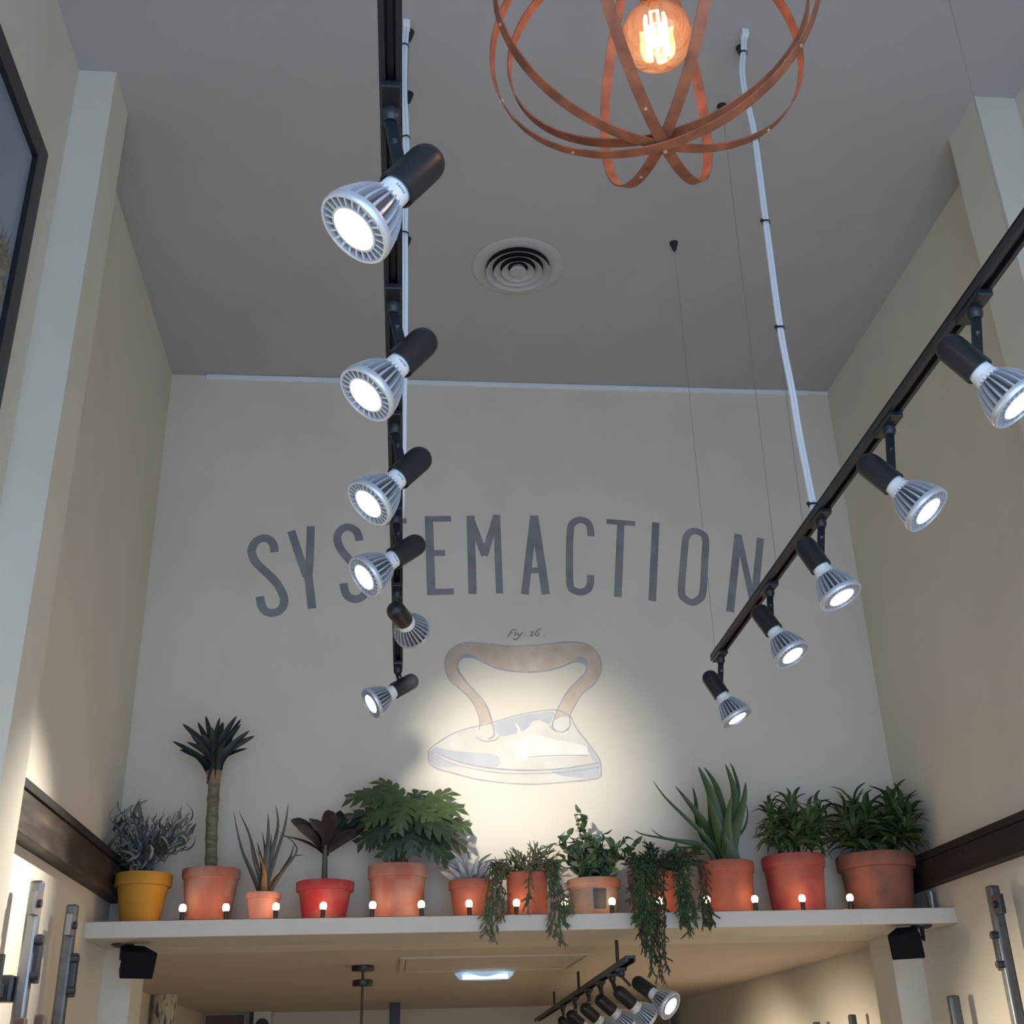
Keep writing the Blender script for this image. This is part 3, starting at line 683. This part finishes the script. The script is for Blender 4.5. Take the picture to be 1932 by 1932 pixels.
for k, (bx, by, tx, ty, dy, mm) in enumerate(leaves5):
    b_ = clampY(at(bx, by, Y=c.y+dy*.5), YS-.05, YB-.03); t_ = clampY(at(tx, ty, Y=c.y+dy), YS-.1, YB-.03)
    L = (t_-b_).length; d = (t_-b_).normalized(); nrm = Vector((d.x*-.3, -.75, .65)); 
    put('leaf', lobed('leaf', b_-d*.02, t_, max(.10, L*.95), mm, nrm), root)
    s_ = Vector((c.x+R_(-.03, .03), c.y+R_(-.03, .03), c.z-.018)); stm.tube(spline([s_, s_*.4+b_*.6+Vector((0, 0, .02)), b_], 3), .0035, 6)
stm.build('stalks', G5, root)

# 6 silver rosette succulent
S6 = leafmat('silver_succulent', (.36, .36, .36), (.46, .45, .42)); S6b = leafmat('silver_blue_succulent', (.17, .20, .25), (.30, .32, .34))
root, c, r, h = pot('small terracotta pot with a pale silver spiky rosette', 'potted_silver_rosette', 846, 931, 1656, 859, 924, T1, .22)
for k in range(34):
    a = k*2.4; e = .3+1.05*(k/34); L = R_(.085, .13)
    s_ = c+Vector((math.cos(a)*.02, math.sin(a)*.02, -.012))
    d = Vector((math.cos(a)*math.cos(e), math.sin(a)*math.cos(e)*.8, math.sin(e)))
    leaf(root, [s_, s_+d*L*.5+Vector((0, 0, .0)), s_+d*L+Vector((0, 0, R_(-.012, .012)))], R_(.028, .038), random.choice((S6, S6b, S6)), 'lance', .5, 3, Vector((d.z+.2, R_(-.6, .6), -d.x)))
for x, y in ((808,1625),(815,1640),(822,1612),(935,1620),(928,1610),(845,1602)):
    t_ = at(x, y, Y=c.y+R_(-.05, .05)); s_ = at(885, 1652, Y=c.y); leaf(root, [s_, s_*.5+t_*.5+Vector((0, 0, .015)), t_], .034, S6, 'lance', .4, 3, Vector((t_.z-s_.z, .2, s_.x-t_.x)))

# trailing plants
def trailing(root, c, r, specs, mats, twig=.055, per=7, name='trailing_stem'):
    """each hanging branch is one part with its twigs"""
    for pts, dens in specs:
        P = spline(pts, 5); mb = MB(); mb.tube(P, .0022, 5)
        for i, p in enumerate(P):
            for k in range(dens):
                d = (P[min(i+1, len(P)-1)]-P[max(i-1, 0)]).normalized()
                a = (d*R_(.5, 1.2)+Vector((R_(-1, 1), R_(-1, .6), R_(-.7, .5)))*.75).normalized()
                q = p+Vector((R_(-.008, .008), R_(-.008, .004), R_(-.01, .01))); L = twig*R_(.45, 1.)
                e1 = q+a*L*.5; e2 = e1+(a+Vector((R_(-.5, .5), R_(-.4, .2), R_(-.7, .1)))).normalized()*L*.5
                mb.tube([q, e1, e2], [.0032, .0036, .001], 4, False)
                a2 = (a+Vector((R_(-.8, .8), R_(-.5, .3), R_(-.5, .4)))).normalized(); mb.tube([e1, e1+a2*L*.45], [.0032, .001], 4, False)
        mb.build(name, random.choice(mats), root)
# 7
R7 = leafmat('rhipsalis_green', (.07, .11, .055), (.12, .14, .08)); R7b = leafmat('rhipsalis_brown', (.16, .13, .075), (.10, .10, .06)); 
root, c, r, h = pot('terracotta pot with sparse trailing stems on both sides', 'potted_trailing_cactus', 953, 1033, 1643, 958, 1030, T4, .05)
sp = []
yf = YS-.018
for k in range(11):   # up and outward
    x = R_(950, 1040); t_ = at(x+R_(-12, 12), R_(1595, 1630), Y=c.y+R_(-.08, .08)); s_ = Vector((c.x+R_(-.06, .06), c.y+R_(-.05, .05), c.z-.016)); sp.append(([s_, (s_+t_)/2, t_], 2))
for x0, x1, yb in ((935,917,1752),(930,928,1770),(940,935,1740),(925,912,1735),(945,950,1720),(948,938,1705),(1040,1050,1765),(1035,1062,1740),(1045,1068,1725),(1050,1058,1770),(1040,1040,1750),(1048,1072,1712),(1000,995,1705)):
    s_ = Vector((c.x+(x0-993)/600, c.y-.02, c.z-.016)); o_ = at(x0, 1640, Y=c.y-r*.95-.012); e_ = at((x0+x1)/2, (1650+yb)/2, Y=yf-.004); t_ = at(x1, yb, Y=yf-.01)
    sp.append(([s_, s_*.4+o_*.6+Vector((0, 0, .03)), o_, e_, t_], 2))
trailing(root, c, r, sp, (R7, R7b, R7))
# 8 leafy bush in banded pot
root, c, r, h = pot('terracotta pot with a faded grey band and dark patch under a leafy bush', 'potted_jade_bush', 1069, 1169, 1653, 1079, 1158, TERRA('terracotta_pale', (.36, .15, .10), (.46, .27, .19), 7), .22)
BAND = mat('grey_band', (.20, .19, .16), .8, noise=((.28, .22, .16), .4, .6), scale=12); DP = mat('dark_patch', (.035, .045, .055), .7)
pt_ = [o for o in root.children if o.name.startswith('pot')][0]
rb_ = r*79/100; f_ = lambda t: rb_+(r/1.05-rb_)*t/1.0
mb = MB().lathe([(f_(.14)+.0012, h*.14), (f_(.72)*1.0+.0012, h*.74)], 40, (c.x, c.y, SZ)); b_ = mb.build('painted_band', BAND, root, True)
mb = MB(); n = 0
for k in range(7):
    a = -math.pi/2-.20+.55*k/6
    for z, rr_ in ((h*.18, f_(.18)), (h*.70, f_(.68))): mb.v.append((c.x+math.cos(a)*(rr_+.0026), c.y+math.sin(a)*(rr_+.0026), SZ+z))
for k in range(6): mb.f.append((2*k, 2*k+2, 2*k+3, 2*k+1))
mb.build('dark_patch', DP, root)
J8 = leafmat('bush_green', (.055, .10, .04), (.12, .17, .075), .45); J8d = leafmat('bush_dark', (.02, .045, .025), (.05, .09, .045), .45)
mes = [leaf_mesh('leaf', [(0, 0, 0), (0, .018, .003), (R_(-.004, .004), .046, -.004)], .026, mm, 'oval', .3, 3) for mm in (J8, J8d, J8)]
stems = MB()
for tx, ty in ((1052,1578),(1060,1600),(1072,1575),(1085,1540),(1095,1532),(1105,1565),(1120,1580),(1140,1572),(1160,1590),(1180,1582),(1198,1590),(1080,1610),(1100,1600),(1130,1600),(1150,1612),(1170,1615),(1190,1612),(1115,1620),(1065,1620),(1140,1625),(1088,1590),(1125,1590),(1155,1600),(1095,1622),(1110,1595),(1165,1600)):
    tip = clampY(at(tx, ty, Y=c.y+R_(-.11, .10))); s_ = Vector((c.x+R_(-.06, .06), c.y+R_(-.06, .06), c.z-.018)); P = spline([s_, s_*.5+tip*.5+Vector((0, 0, .015)), tip], 5); stems.tube(P, .002, 5, False)
    for j in range(15):
        i = 2+j*(len(P)-3)//14; q = P[i]; d = Vector((R_(-1, 1), R_(-1, 1), R_(-.2, .9))).normalized()
        if q.y+d.y*.04 > YB-.01: d.y = -abs(d.y)
        add_shared(root, mes, frame(q, d, R_(0, 6.28), R_(.7, 1.15)))
stems.build('stems', J8d, root)
# 9 dark trailing plant
R9 = leafmat('trailing_dark_green', (.022, .045, .022), (.05, .085, .035)); R9b = leafmat('trailing_green', (.045, .085, .035), (.08, .12, .055)); R9c = leafmat('trailing_brown', (.05, .04, .03), (.08, .065, .045))
root, c, r, h = pot('pot nearly hidden by a thick curtain of dark trailing stems', 'potted_trailing_fern', 1183, 1283, 1641, 1190, 1275, T3, .2)
sp = []
for k in range(16):
    t_ = at(R_(1185, 1320), R_(1600, 1632), Y=c.y+R_(-.12, .1)); s_ = Vector((c.x+R_(-.07, .07), c.y+R_(-.07, .07), c.z-.016)); sp.append(([s_, (s_+t_)/2+Vector((0, 0, .015)), t_], 4))
ends = [(1190,1700),(1200,1735),(1208,1760),(1215,1790),(1222,1750),(1230,1835),(1235,1810),(1228,1800),(1245,1840),(1242,1780),(1255,1820),(1215,1720),(1203,1700),(1195,1680),(1210,1670),(1290,1740),(1300,1755),(1310,1730),(1330,1738),(1342,1742),(1300,1700),(1285,1715),(1295,1690),(1218,1775)]
for x, y in ends:
    x0 = 1195+(x-1190)*.85; x0 = x0 if x < 1275 else x-15
    s_ = Vector((c.x+R_(-.06, .06), c.y-.02, c.z-.016)); o_ = at(x0, 1632, Y=c.y-r-.02); 
    yv = YS-.03-R_(0, .03) if x > 1150 else c.y
    e_ = at((x0+x)/2, min(1690, (1640+y)/2), Y=yv); 
    pts = [s_, s_*.4+o_*.6+Vector((0, 0, .025)), o_, e_]
    if y > 1700: pts.append(at((x0+3*x)/4, (1690+y)/2, Y=yv-.005))
    pts.append(at(x, y, Y=yv-.01)); sp.append((pts, 3))
trailing(root, c, r, sp, (R9, R9b, R9, R9c, R9b), .05)
# 10 big aloe
A10 = leafmat('aloe_green', (.05, .085, .028), (.068, .108, .038), .5); A10d = leafmat('aloe_dark', (.03, .06, .03), (.055, .10, .045), .4)
root, c, r, h = pot('terracotta pot with a tall upright green aloe', 'potted_tall_aloe', 1316, 1419, 1620, 1324, 1412, T4, .2)
for pts, w, dy, mm in (([(1350,1560),(1340,1500),(1317,1446)],.072,-.04,A10),([(1362,1560),(1352,1490),(1328,1447)],.05,.04,A10),([(1375,1560),(1385,1500),(1368,1440)],.06,.0,A10),([(1372,1570),(1392,1500),(1384,1455),(1376,1438)],.03,.06,A10d),([(1385,1570),(1402,1510),(1407,1475)],.045,-.03,A10),([(1340,1575),(1310,1530),(1273,1482)],.045,.02,A10),([(1335,1585),(1290,1540),(1255,1505),(1231,1472)],.024,-.03,A10),([(1330,1595),(1270,1585),(1215,1575),(1196,1566)],.018,.05,A10d),([(1330,1600),(1290,1590),(1250,1580),(1228,1564)],.022,-.06,A10),([(1385,1590),(1405,1560),(1410,1530),(1400,1500)],.016,.03,A10d),([(1320,1570),(1312,1510),(1307,1485)],.03,.08,A10d),([(1360,1590),(1345,1540),(1335,1500)],.06,-.08,A10),([(1330,1602),(1295,1600),(1270,1597)],.02,.0,A10),([(1370,1590),(1372,1540),(1380,1500)],.05,-.07,A10)):
    s_ = Vector((c.x+R_(-.03, .03)+(pts[0][0]-1365)*.0006, c.y+dy*.4, c.z-.018)); P = [s_]+[clampY(at(x, y, Y=c.y+dy*(k+1)/len(pts))) for k, (x, y) in enumerate(pts)]
    d = P[-1]-P[0]; leaf(root, P, w*(1.6 if w > .04 else 1.3), mm, 'spear', .45, 5, Vector((d.z, .1, -d.x)))
# 11 and 12 leafy rosettes
G11 = leafmat('strap_green', (.042, .078, .020), (.08, .125, .038), .5); G11d = leafmat('strap_dark', (.022, .042, .014), (.045, .075, .025), .5)
def keep(d, ax, sgn, room):
    """turn a leaf direction so that it stays inside the room left along one axis (sgn -1: upper bound, +1: lower)"""
    room = max(-.9, min(.9, room/1.12))
    if (sgn < 0 and d[ax] > room) or (sgn > 0 and d[ax] < -room):
        d = d.copy(); d[ax] = 0; d = d.normalized()*math.sqrt(1-room*room); d[ax] = room if sgn < 0 else -room
    return d
def rosettes(root, heads, L, w, mm, n, cc):
    mes = [leaf_mesh('leaf', [(0, 0, 0), (0, L*.4, .018), (R_(-.006, .006), L*.75, .012), (R_(-.015, .015), L, -.022)], w, q, 'lance', .35, 3) for q in mm]
    st = MB()
    for (hx, hy, dy) in heads:
        hp = clampY(at(hx, hy, Y=cc.y+dy), YS-.02, YB-.11); hp.x = min(hp.x, XR-.10); s_ = Vector((cc.x+(hp.x-cc.x)*.45, cc.y+(hp.y-cc.y)*.4, cc.z-.018)); P = spline([s_, s_*.5+hp*.5+Vector(((hp.x-s_.x)*.15, 0, 0)), hp], 5); st.tube(P, .004, 6)
        ax = (P[-1]-P[-3]).normalized()
        for k in range(n):
            u = k/n; q = P[int(len(P)*.42+(len(P)*.58-1)*u)]; a = k*2.4+hx; el = -.1+1.35*u*u+.15
            e1 = ax.cross(Vector((0, 1, 0))).normalized(); e2 = ax.cross(e1)
            d = (ax*math.sin(el)+(e1*math.cos(a)+e2*math.sin(a))*math.cos(el)).normalized()
            tip = q+d*L
            d = keep(d, 2, 1, (q.z-cc.z-.01)/L)
            d = keep(d, 1, -1, (YB-.04-q.y)/L); d = keep(d, 0, -1, (XR-.04-q.x)/L)
            o = add_shared(root, mes, frame(q, d, R_(-.9, .9), R_(.75, 1.08)))
    st.build('stems', mm[1], root)
root, c, r, h = pot('tapered terracotta pot with leafy green rosettes, second from shelf right end', 'potted_leafy_dracaena', 1436, 1551, 1607, 1453, 1545, TERRA('terracotta_red_blotched', (.36, .10, .065), (.30, .045, .045), 6), .2, thick=1.03)
rosettes(root, [(1455,1530,.0),(1490,1520,-.05),(1500,1530,.06),(1530,1545,-.04),(1460,1570,-.08),(1500,1575,-.1),(1540,1570,.03),(1475,1545,.07),(1545,1530,.05)], .115, .032, (G11, G11d, G11), 22, c)
root, c, r, h = pot('widest terracotta pot with arching green leaves at the shelf right end', 'potted_arching_dracaena', 1577, 1718, 1603, 1594, 1703, TERRA('terracotta_brown', (.32, .11, .065), (.15, .08, .05), 6), .24)
rosettes(root, [(1592,1545,-.04),(1612,1530,.04),(1630,1545,-.08),(1608,1568,-.09),(1640,1560,.03),(1625,1575,-.02),(1700,1530,.0),(1718,1525,.03),(1732,1540,-.08),(1705,1555,-.1),(1742,1550,-.14),(1725,1565,-.05),(1690,1560,.03)], .160, .036, (G11, G11d, G11), 20, c)

# clear tumbler behind the last pot is too faint to read and stays a small glass
gx = at(1713, 1690, Y=YS+.12)
gl = MB().lathe([(.0, .003), (.017, .003), (.022, .085), (.024, .085), (.019, 0), (0, 0)], 20, (c.x+r+.028, YS+.16, SZ)).build('glass_tumbler', mat('clear_glass', (.95, .97, .98), .04, trans=1.), None, True)
tag(gl, 'small clear glass standing right of the widest pot', 'glass')

# ------------------------------------------------------------------ string lights
bx = [(345,1712),(427,1708),(521,1706),(610,1706),(703,1703),(795,1701),(885,1698),(974,1696),(1065,1694),(1154,1693),(1244,1692),(1333,1689),(1423,1688),(1512,1686),(1602,1684)]
sl = thing('string_lights', 'string of fifteen small glowing bulbs along the shelf front edge', 'string lights', (at(974, 1700, Y=YS+.03).x, YS+.03, SZ))
BM = MB().lathe([(.0001, .0245), (.007, .0235), (.0125, .018), (.0146, .009), (.013, 0), (.009, -.006), (.007, -.010)], 18).mesh('bulb', BULBM, True)
SM = MB().lathe([(.0, -.040), (.0085, -.040), (.0095, -.036), (.0095, -.012), (.0105, -.010), (.0105, -.005), (.007, -.005)], 14).mesh('socket', BLACK, True)
cord = []
for x, y in bx:
    yb_ = YS+.032; p = at(x, y, Y=yb_)
    tilt = Matrix.Translation((p.x, yb_, SZ+.040)) @ Matrix.Rotation(R_(-.10, .10), 4, 'Y')
    mz = p.z-SZ-.046; tilt = Matrix.Translation((p.x, yb_, SZ+.041)) @ Matrix.Rotation(R_(-.07, .07), 4, 'Y')
    for nm, me in (('bulb', BM), ('socket', SM)):
        o = bpy.data.objects.new(nm, me); COL.objects.link(o); o.parent = sl; o.matrix_parent_inverse = ROOTS[sl.name].inverted(); o.matrix_basis = tilt
    cord += [Vector((p.x-.09, yb_+.022, SZ+.0045)), Vector((p.x, yb_+.012, SZ+.0045))]
MB().tube(spline(cord, 4), .003, 6).build('cord', BLACK, sl)

# ------------------------------------------------------------------ speakers under the shelf
SPK = mat('matt_black_plastic', (.006, .007, .010), .75, spec=.15)
def speaker(label, mx, my, px, py, yaw):
    mp = at(mx, my, Z=ZB); mp.z = ZB
    c = at(px, py, Y=mp.y-.02); t = thing('ceiling_speaker', label, 'speaker', mp)
    MB().lathe([(0, -.014), (.030, -.014), (.045, -.006), (.046, 0)], 24, mp).build('mount_plate', BLACK, t, True)
    MB().tube([mp+Vector((0, 0, -.01)), mp+Vector((0, 0, -.055)), Vector((c.x*.6+mp.x*.4, c.y*.6+mp.y*.4, c.z+.03))], .0105, 10).build('bracket', BLACK, t, True)
    Mx = Matrix.Translation(c) @ Matrix.Rotation(yaw, 4, 'Z') @ Matrix.Rotation(.35, 4, 'X')
    mb = MB(); w, hh, dp = .068, .052, .055
    vv = [(-w, -dp, -hh), (w, -dp, -hh), (w*.62, dp, -hh), (-w*.62, dp, -hh), (-w, -dp, hh), (w, -dp, hh), (w*.62, dp, hh), (-w*.62, dp, hh)]
    mb.v = [tuple(Mx @ Vector(v_)) for v_ in vv]; mb.f = [(0,3,2,1),(4,5,6,7),(0,1,5,4),(1,2,6,5),(2,3,7,6),(3,0,4,7)]
    mb.build('cabinet', SPK, t, bevel=.006)
    ax, ay, az = (Mx.to_3x3() @ Vector(q) for q in ((1, 0, 0), (0, 1, 0), (0, 0, 1)))
    MB().obox(c-ay*(dp+.002), ax*(w*.88), ay*.003, az*(hh*.86)).build('speaker_grille', SPK, t, bevel=.002)
speaker('small black speaker hanging under the left end of the shelf', 232, 1781, 255, 1815, .5)
speaker('small black speaker hanging under the right end of the shelf', 1738, 1746, 1712, 1779, -.55)

# ------------------------------------------------------------------ wall rails and fittings
def rail(name, label, x, y, ztop, w, m_, clips, side, zbot=0.):
    t = thing(name, label, 'wall rail', (x, y, zbot))
    MB().box((x-w/2, y-w/2, zbot), (x+w/2, y+w/2, ztop)).build('upright', m_, t, bevel=w*.22)
    for kind, dz, mm in clips:
        z = ztop-dz
        if kind == 'plate':
            MB().box((min(x, x+side*.02), y-w*.5-.055, z-.036), (max(x, x+side*.02), y-w*.5+.006, z+.036)).build('clip_plate', mm, t, bevel=.003)
            MB().tube([(x+side*.016, y-w*.5-.018, z), (x+side*.032, y-w*.5-.018, z)], .013, 12).build('clip_bolt', DSTEEL, t)
        else:
            MB().box((x+side*w*.5-.004, y-.004, z-.072), (x+side*w*.5+.018, y+w*.5+.012, z+.072)).build('clamp', mm, t, bevel=.004)
            for dz2 in (-.052, .052):
                MB().tube([(x+side*(w*.5+.0), y-.010, z+dz2), (x+side*(w*.5+.026), y-.010, z+dz2)], .013, 12).build('clamp_bolt', mm, t)
    # wall stays keep it off the wall
    wx = XL if x < .5 else XR
    for z in (1.2, .35):
        MB().tube([(wx, y, z), (x, y, z)], .008, 8).build('wall_stay', m_, t)
    return t
xr1 = XL+.075
p = at(72, 1662, X=xr1); r1 = rail('clothes_rail_upright', 'bright steel upright with clamps on the left wall, nearest the picture edge', xr1, p.y, p.z, .040, STEEL, [('plate', .075, STEEL), ('clamp', .235, DSTEEL)], 1)
MB().box((XL+.004, p.y-.62, p.z-.352), (XL+.034, p.y+.01, p.z-.312)).build('side_arm', DSTEEL, r1, bevel=.004)
MB().box((XL+.002, p.y-.05, p.z-.362), (xr1-.022, p.y+.015, p.z-.285)).build('arm_bracket', DSTEEL, r1, bevel=.006)
p2 = at(138, 1707, X=xr1); rail('clothes_rail_upright', 'darker steel upright with clamps on the left wall, nearer the shelf', xr1, p2.y, p2.z, .040, mat('steel_dull', (.13, .135, .14), .45, .7, noise=((.09, .095, .10), .4, .7), scale=18), [('plate', .075, mat('steel_mid', (.2, .21, .22), .4, .7)), ('clamp', .235, DSTEEL)], 1)
q = at(4, 1800, X=xr1-.03)
t = MB().box((q.x-.008, q.y-.012, .05), (q.x+.008, q.y+.012, q.z)).build('thin_black_upright', DSTEEL, bevel=.002); tag(t, 'thin black upright at the left picture edge', 'wall rail'); 
WOOD = mat('brown_wood_peg', (.10, .065, .045), .6, noise=((.17, .11, .08), .4, .6), scale=20)
for px, py, lab in ((40, 1921, 'small brown wooden block on the bright steel upright'), (78, 1914, 'small brown wooden block between the two left uprights')):
    q = at(px, py, X=xr1+.03)
    t = thing('peg_block', lab, 'peg', (q.x, q.y, q.z-.13))
    MB().box((q.x-.016, q.y-.022, q.z-.13), (q.x+.016, q.y+.022, q.z)).build('block', WOOD, t, bevel=.006)
    MB().tube([(XL, q.y, q.z-.06), (q.x, q.y, q.z-.06)], .007, 8).build('peg', DSTEEL, t)
q = at(0, 1898, X=xr1); t = MB().box((XL, q.y-.22, q.z-.3), (XL+.06, q.y+.012, q.z)).build('orange_box', mat('orange_card', (.55, .13, .03), .6), bevel=.004); tag(t, 'orange box cut off at the lower left picture edge', 'box')
for px, py, X_, w, lab, cl in ((1871, 1671, XR-.07, .042, 'tall steel upright with clamps on the right wall', [('plate', .075, DSTEEL), ('clamp', .235, DSTEEL)]), (1797, 1878, XR-.07, .042, 'short steel upright below the right speaker', []), (1607, 1914, XR-.08, .034, 'dark upright top low on the right wall of the back room', []), (1540, 1928, XR-.08, .034, 'farthest dark upright tip at the bottom right', [])):
    q = at(px, py, X=X_); rail('clothes_rail_upright', lab, X_, q.y, q.z, w, bpy.data.materials['steel_dull'], cl, -1)

# ------------------------------------------------------------------ back room
LTR0 = at(1190, 1815, Z=.412+H); LTR1 = at(1010, 1930, Z=.412+H); LTR0, LTR1 = (LTR0+(LTR1-LTR0)*((y_-LTR0.y)/(LTR1.y-LTR0.y)) for y_ in (5.05, 10.65))
def low_track():
    t = thing('lighting_track', 'dark lighting track under the low ceiling of the back room', 'track', LTR0)
    d = (LTR1-LTR0).normalized(); s = Vector((d.y, -d.x, 0)); c = (LTR0+LTR1)/2; L = (LTR1-LTR0).length/2
    mb = MB().obox(c+Vector((0, 0, .02)), s*.02, d*L, Vector((0, 0, .005)))
    for k in (-1, 1): mb.obox(c+s*(k*.0165)+Vector((0, 0, .0075)), s*.0035, d*L, Vector((0, 0, .0076)))
    mb.build('rail', TRACKM, t)
    for y in (.4, 2.1, 3.8):
        q = LTR0+d*y; MB().tube([q+Vector((0, 0, .02)), Vector((q.x, q.y, ZB))], .008, 8).build('ceiling_stem', BLACK, t)
low_track()
ylow = [5.36, 5.66, 6.12, 6.66, 7.38, 8.2]
hlow = [(1213, 1861), (1177, 1880), (1141, 1894), (1111, 1909), (1084, 1921), (1066, 1931)]
ordn = ['lit spotlight at the near end of the back room track, below the trailing fern', 'second spotlight of the back room track', 'third spotlight of the back room track', 'fourth spotlight of the back room track', 'fifth spotlight of the back room track', 'farthest spotlight of the back room track, near the lower picture edge']
for k, y in enumerate(ylow):
    a = on_track(LTR0, LTR1, y)
    aim = (.60, -.58, -.55) if k == 0 else (.76, .22+.08*(k % 2), -.60)
    spotlight(ordn[k], 'spotlights in the back room', a, at(*hlow[k], Y=y), aim, lit=k in (0, 2, 4), fins=k < 4, watt=LOWER_W, size=110, col=LOW_COL)
# air-conditioning panel
pa, pb = at(755, 1806, Z=ZB), at(1075, 1826, Z=ZB)
ac = thing('ceiling_aircon_panel', 'shallow rectangular panel on the low ceiling behind the blue lamp', 'panel', ((pa.x+pb.x)/2, (pa.y+pb.y)/2, ZB))
MB().box((pa.x+.03, pa.y+.03, ZB-.005), (pb.x-.03, pb.y-.03, ZB)).build('panel_face', LOWC, ac, bevel=.002)
for a, b in (((pa.x, pa.y), (pb.x, pa.y+.026)), ((pa.x, pb.y-.026), (pb.x, pb.y)), ((pa.x, pa.y+.026), (pa.x+.026, pb.y-.026)), ((pb.x-.026, pa.y+.026), (pb.x, pb.y-.026))):
    MB().box((a[0], a[1], ZB-.008), (b[0], b[1], ZB)).build('panel_frame', LOWC, ac, bevel=.002)
# oval blue lamp
q = at(915, 1829, Z=ZB); 
em = thing('oval_ceiling_lamp', 'oval ceiling lamp glowing pale blue in the back room', 'lamp', (q.x, q.y+.05, ZB))
def oval(mb, prof, c, ky):
    n = len(mb.v); mb.lathe(prof, 40, (0, 0, 0)); 
    for i in range(n, len(mb.v)):
        x, y, z = mb.v[i]; mb.v[i] = (c[0]+x, c[1]+y*ky, c[2]+z)
    return mb
oval(MB(), [(.172, 0), (.172, -.010), (.160, -.014)], (q.x, q.y+.05, ZB), .45).build('lamp_base', WHITEP, em, True)
oval(MB(), [(.165, -.008), (.158, -.028), (.135, -.048), (.0, -.054)], (q.x, q.y+.05, ZB), .45).build('diffuser', mat('blue_diffuser', (.55, .66, .75), .3, emit=((.35, .60, .85), .45)), em, True)
MB().box((q.x-.125, q.y-.016, ZB-.050), (q.x+.125, q.y-.004, ZB-.026)).build('light_strip', mat('blue_tube', (.8, .9, 1), .3, emit=((.38, .75, 1), 2.2)), em, bevel=.004)
# pendant rod with two discs
q = at(685, 1822, Z=ZB)
pr = thing('disc_pendant', 'thin hanging rod with two black discs under the low ceiling', 'pendant', (q.x, q.y, ZB))
MB().lathe([(0, -.026), (.056, -.026), (.058, -.022), (.058, -.002), (.054, 0)], 28, (q.x, q.y, ZB)).build('ceiling_disc', BLACK, pr, True)
MB().lathe([(0, -.098), (.050, -.098), (.052, -.094), (.052, -.072), (.048, -.068), (0, -.068)], 28, (q.x, q.y, ZB)).build('lower_disc', BLACK, pr, True)
MB().tube([(q.x, q.y, ZB-.02), (q.x, q.y, ZB-.5)], .007, 8).build('rod', mat('brown_rod', (.09, .045, .035), .5), pr)
MB().lathe([(.10, -.68), (.08, -.60), (.02, -.5), (.0, -.5)], 24, (q.x, q.y, ZB)).build('pendant_shade', BLACK, pr, True)
# black post hanging from the far ceiling
q = at(745, 1893, Z=ZB)
bp = thing('black_ceiling_post', 'short black post dropping from the far ceiling beside the disc pendant', 'post', (q.x, q.y-.05, ZB))
MB().box((q.x-.04, q.y-.1, ZB-.30), (q.x+.04, q.y-.02, ZB)).build('post', BLACK, bp, bevel=.004)
MB().box((q.x-.04, q.y-.1, ZB-.24), (q.x+.16, q.y-.02, ZB-.165)).build('foot', BLACK, bp, bevel=.004)
# birch post on the left wall
qa, qb = at(283, 1900, X=XLL+.04), at(322, 1900, X=XLL+.04)
BARK = mat('birch_bark', (.60, .53, .38), .8, noise=((.10, .08, .06), .54, .64), scale=26, stretch=(2.2, 2.2, .45), bump=.3)
t = MB().lathe([(.078, 0), (.074, 1.0), (.076, ZB-.001), (0, ZB-.001)], 20, (XLL+.09, (qa.y+qb.y)/2-.15, 0)).build('birch_post', BARK, None, True); tag(t, 'pale birch-bark post beside the left wall of the back room', 'post')
# brown panel and white loudspeaker on the far wall
q1, q2 = at(367, 1899, Y=YD), at(462, 1899, Y=YD)
t = MB().box((max(q1.x, XLL+.02), YD-.03, ZB-.75), (q2.x, YD, ZB-.012)).build('wall_panel', mat('maroon_panel', (.21, .12, .10), .8, noise=((.17, .13, .11), .3, .7), scale=5), bevel=.004); tag(t, 'dull maroon panel high on the far wall of the back room', 'panel')
q1, q2 = at(471, 1903, Y=YD-.2), at(512, 1906, Y=YD-.2)
ws = thing('white_loudspeaker', 'white box loudspeaker with a dark round cone on the far wall', 'speaker', ((q1.x+q2.x)/2, YD-.1, ZB-.32))
MB().box((q1.x+.035, YD-.2, q2.z-.26), (q2.x, YD, q2.z)).build('cabinet', mat('white_case', (.70, .66, .56), .6), ws, bevel=.006)
MB().box((q1.x, YD-.17, q2.z-.26), (q1.x+.034, YD, q2.z+.012)).build('dark_side', BLACK, ws, bevel=.003)  # black slab stands for the dark side of the white box
cx2 = (q1.x+.04+q2.x)/2
MB().tube([(cx2, YD-.2005, q2.z-.115), (cx2, YD-.208, q2.z-.115)], .055, 24).build('cone', BLACK, ws)
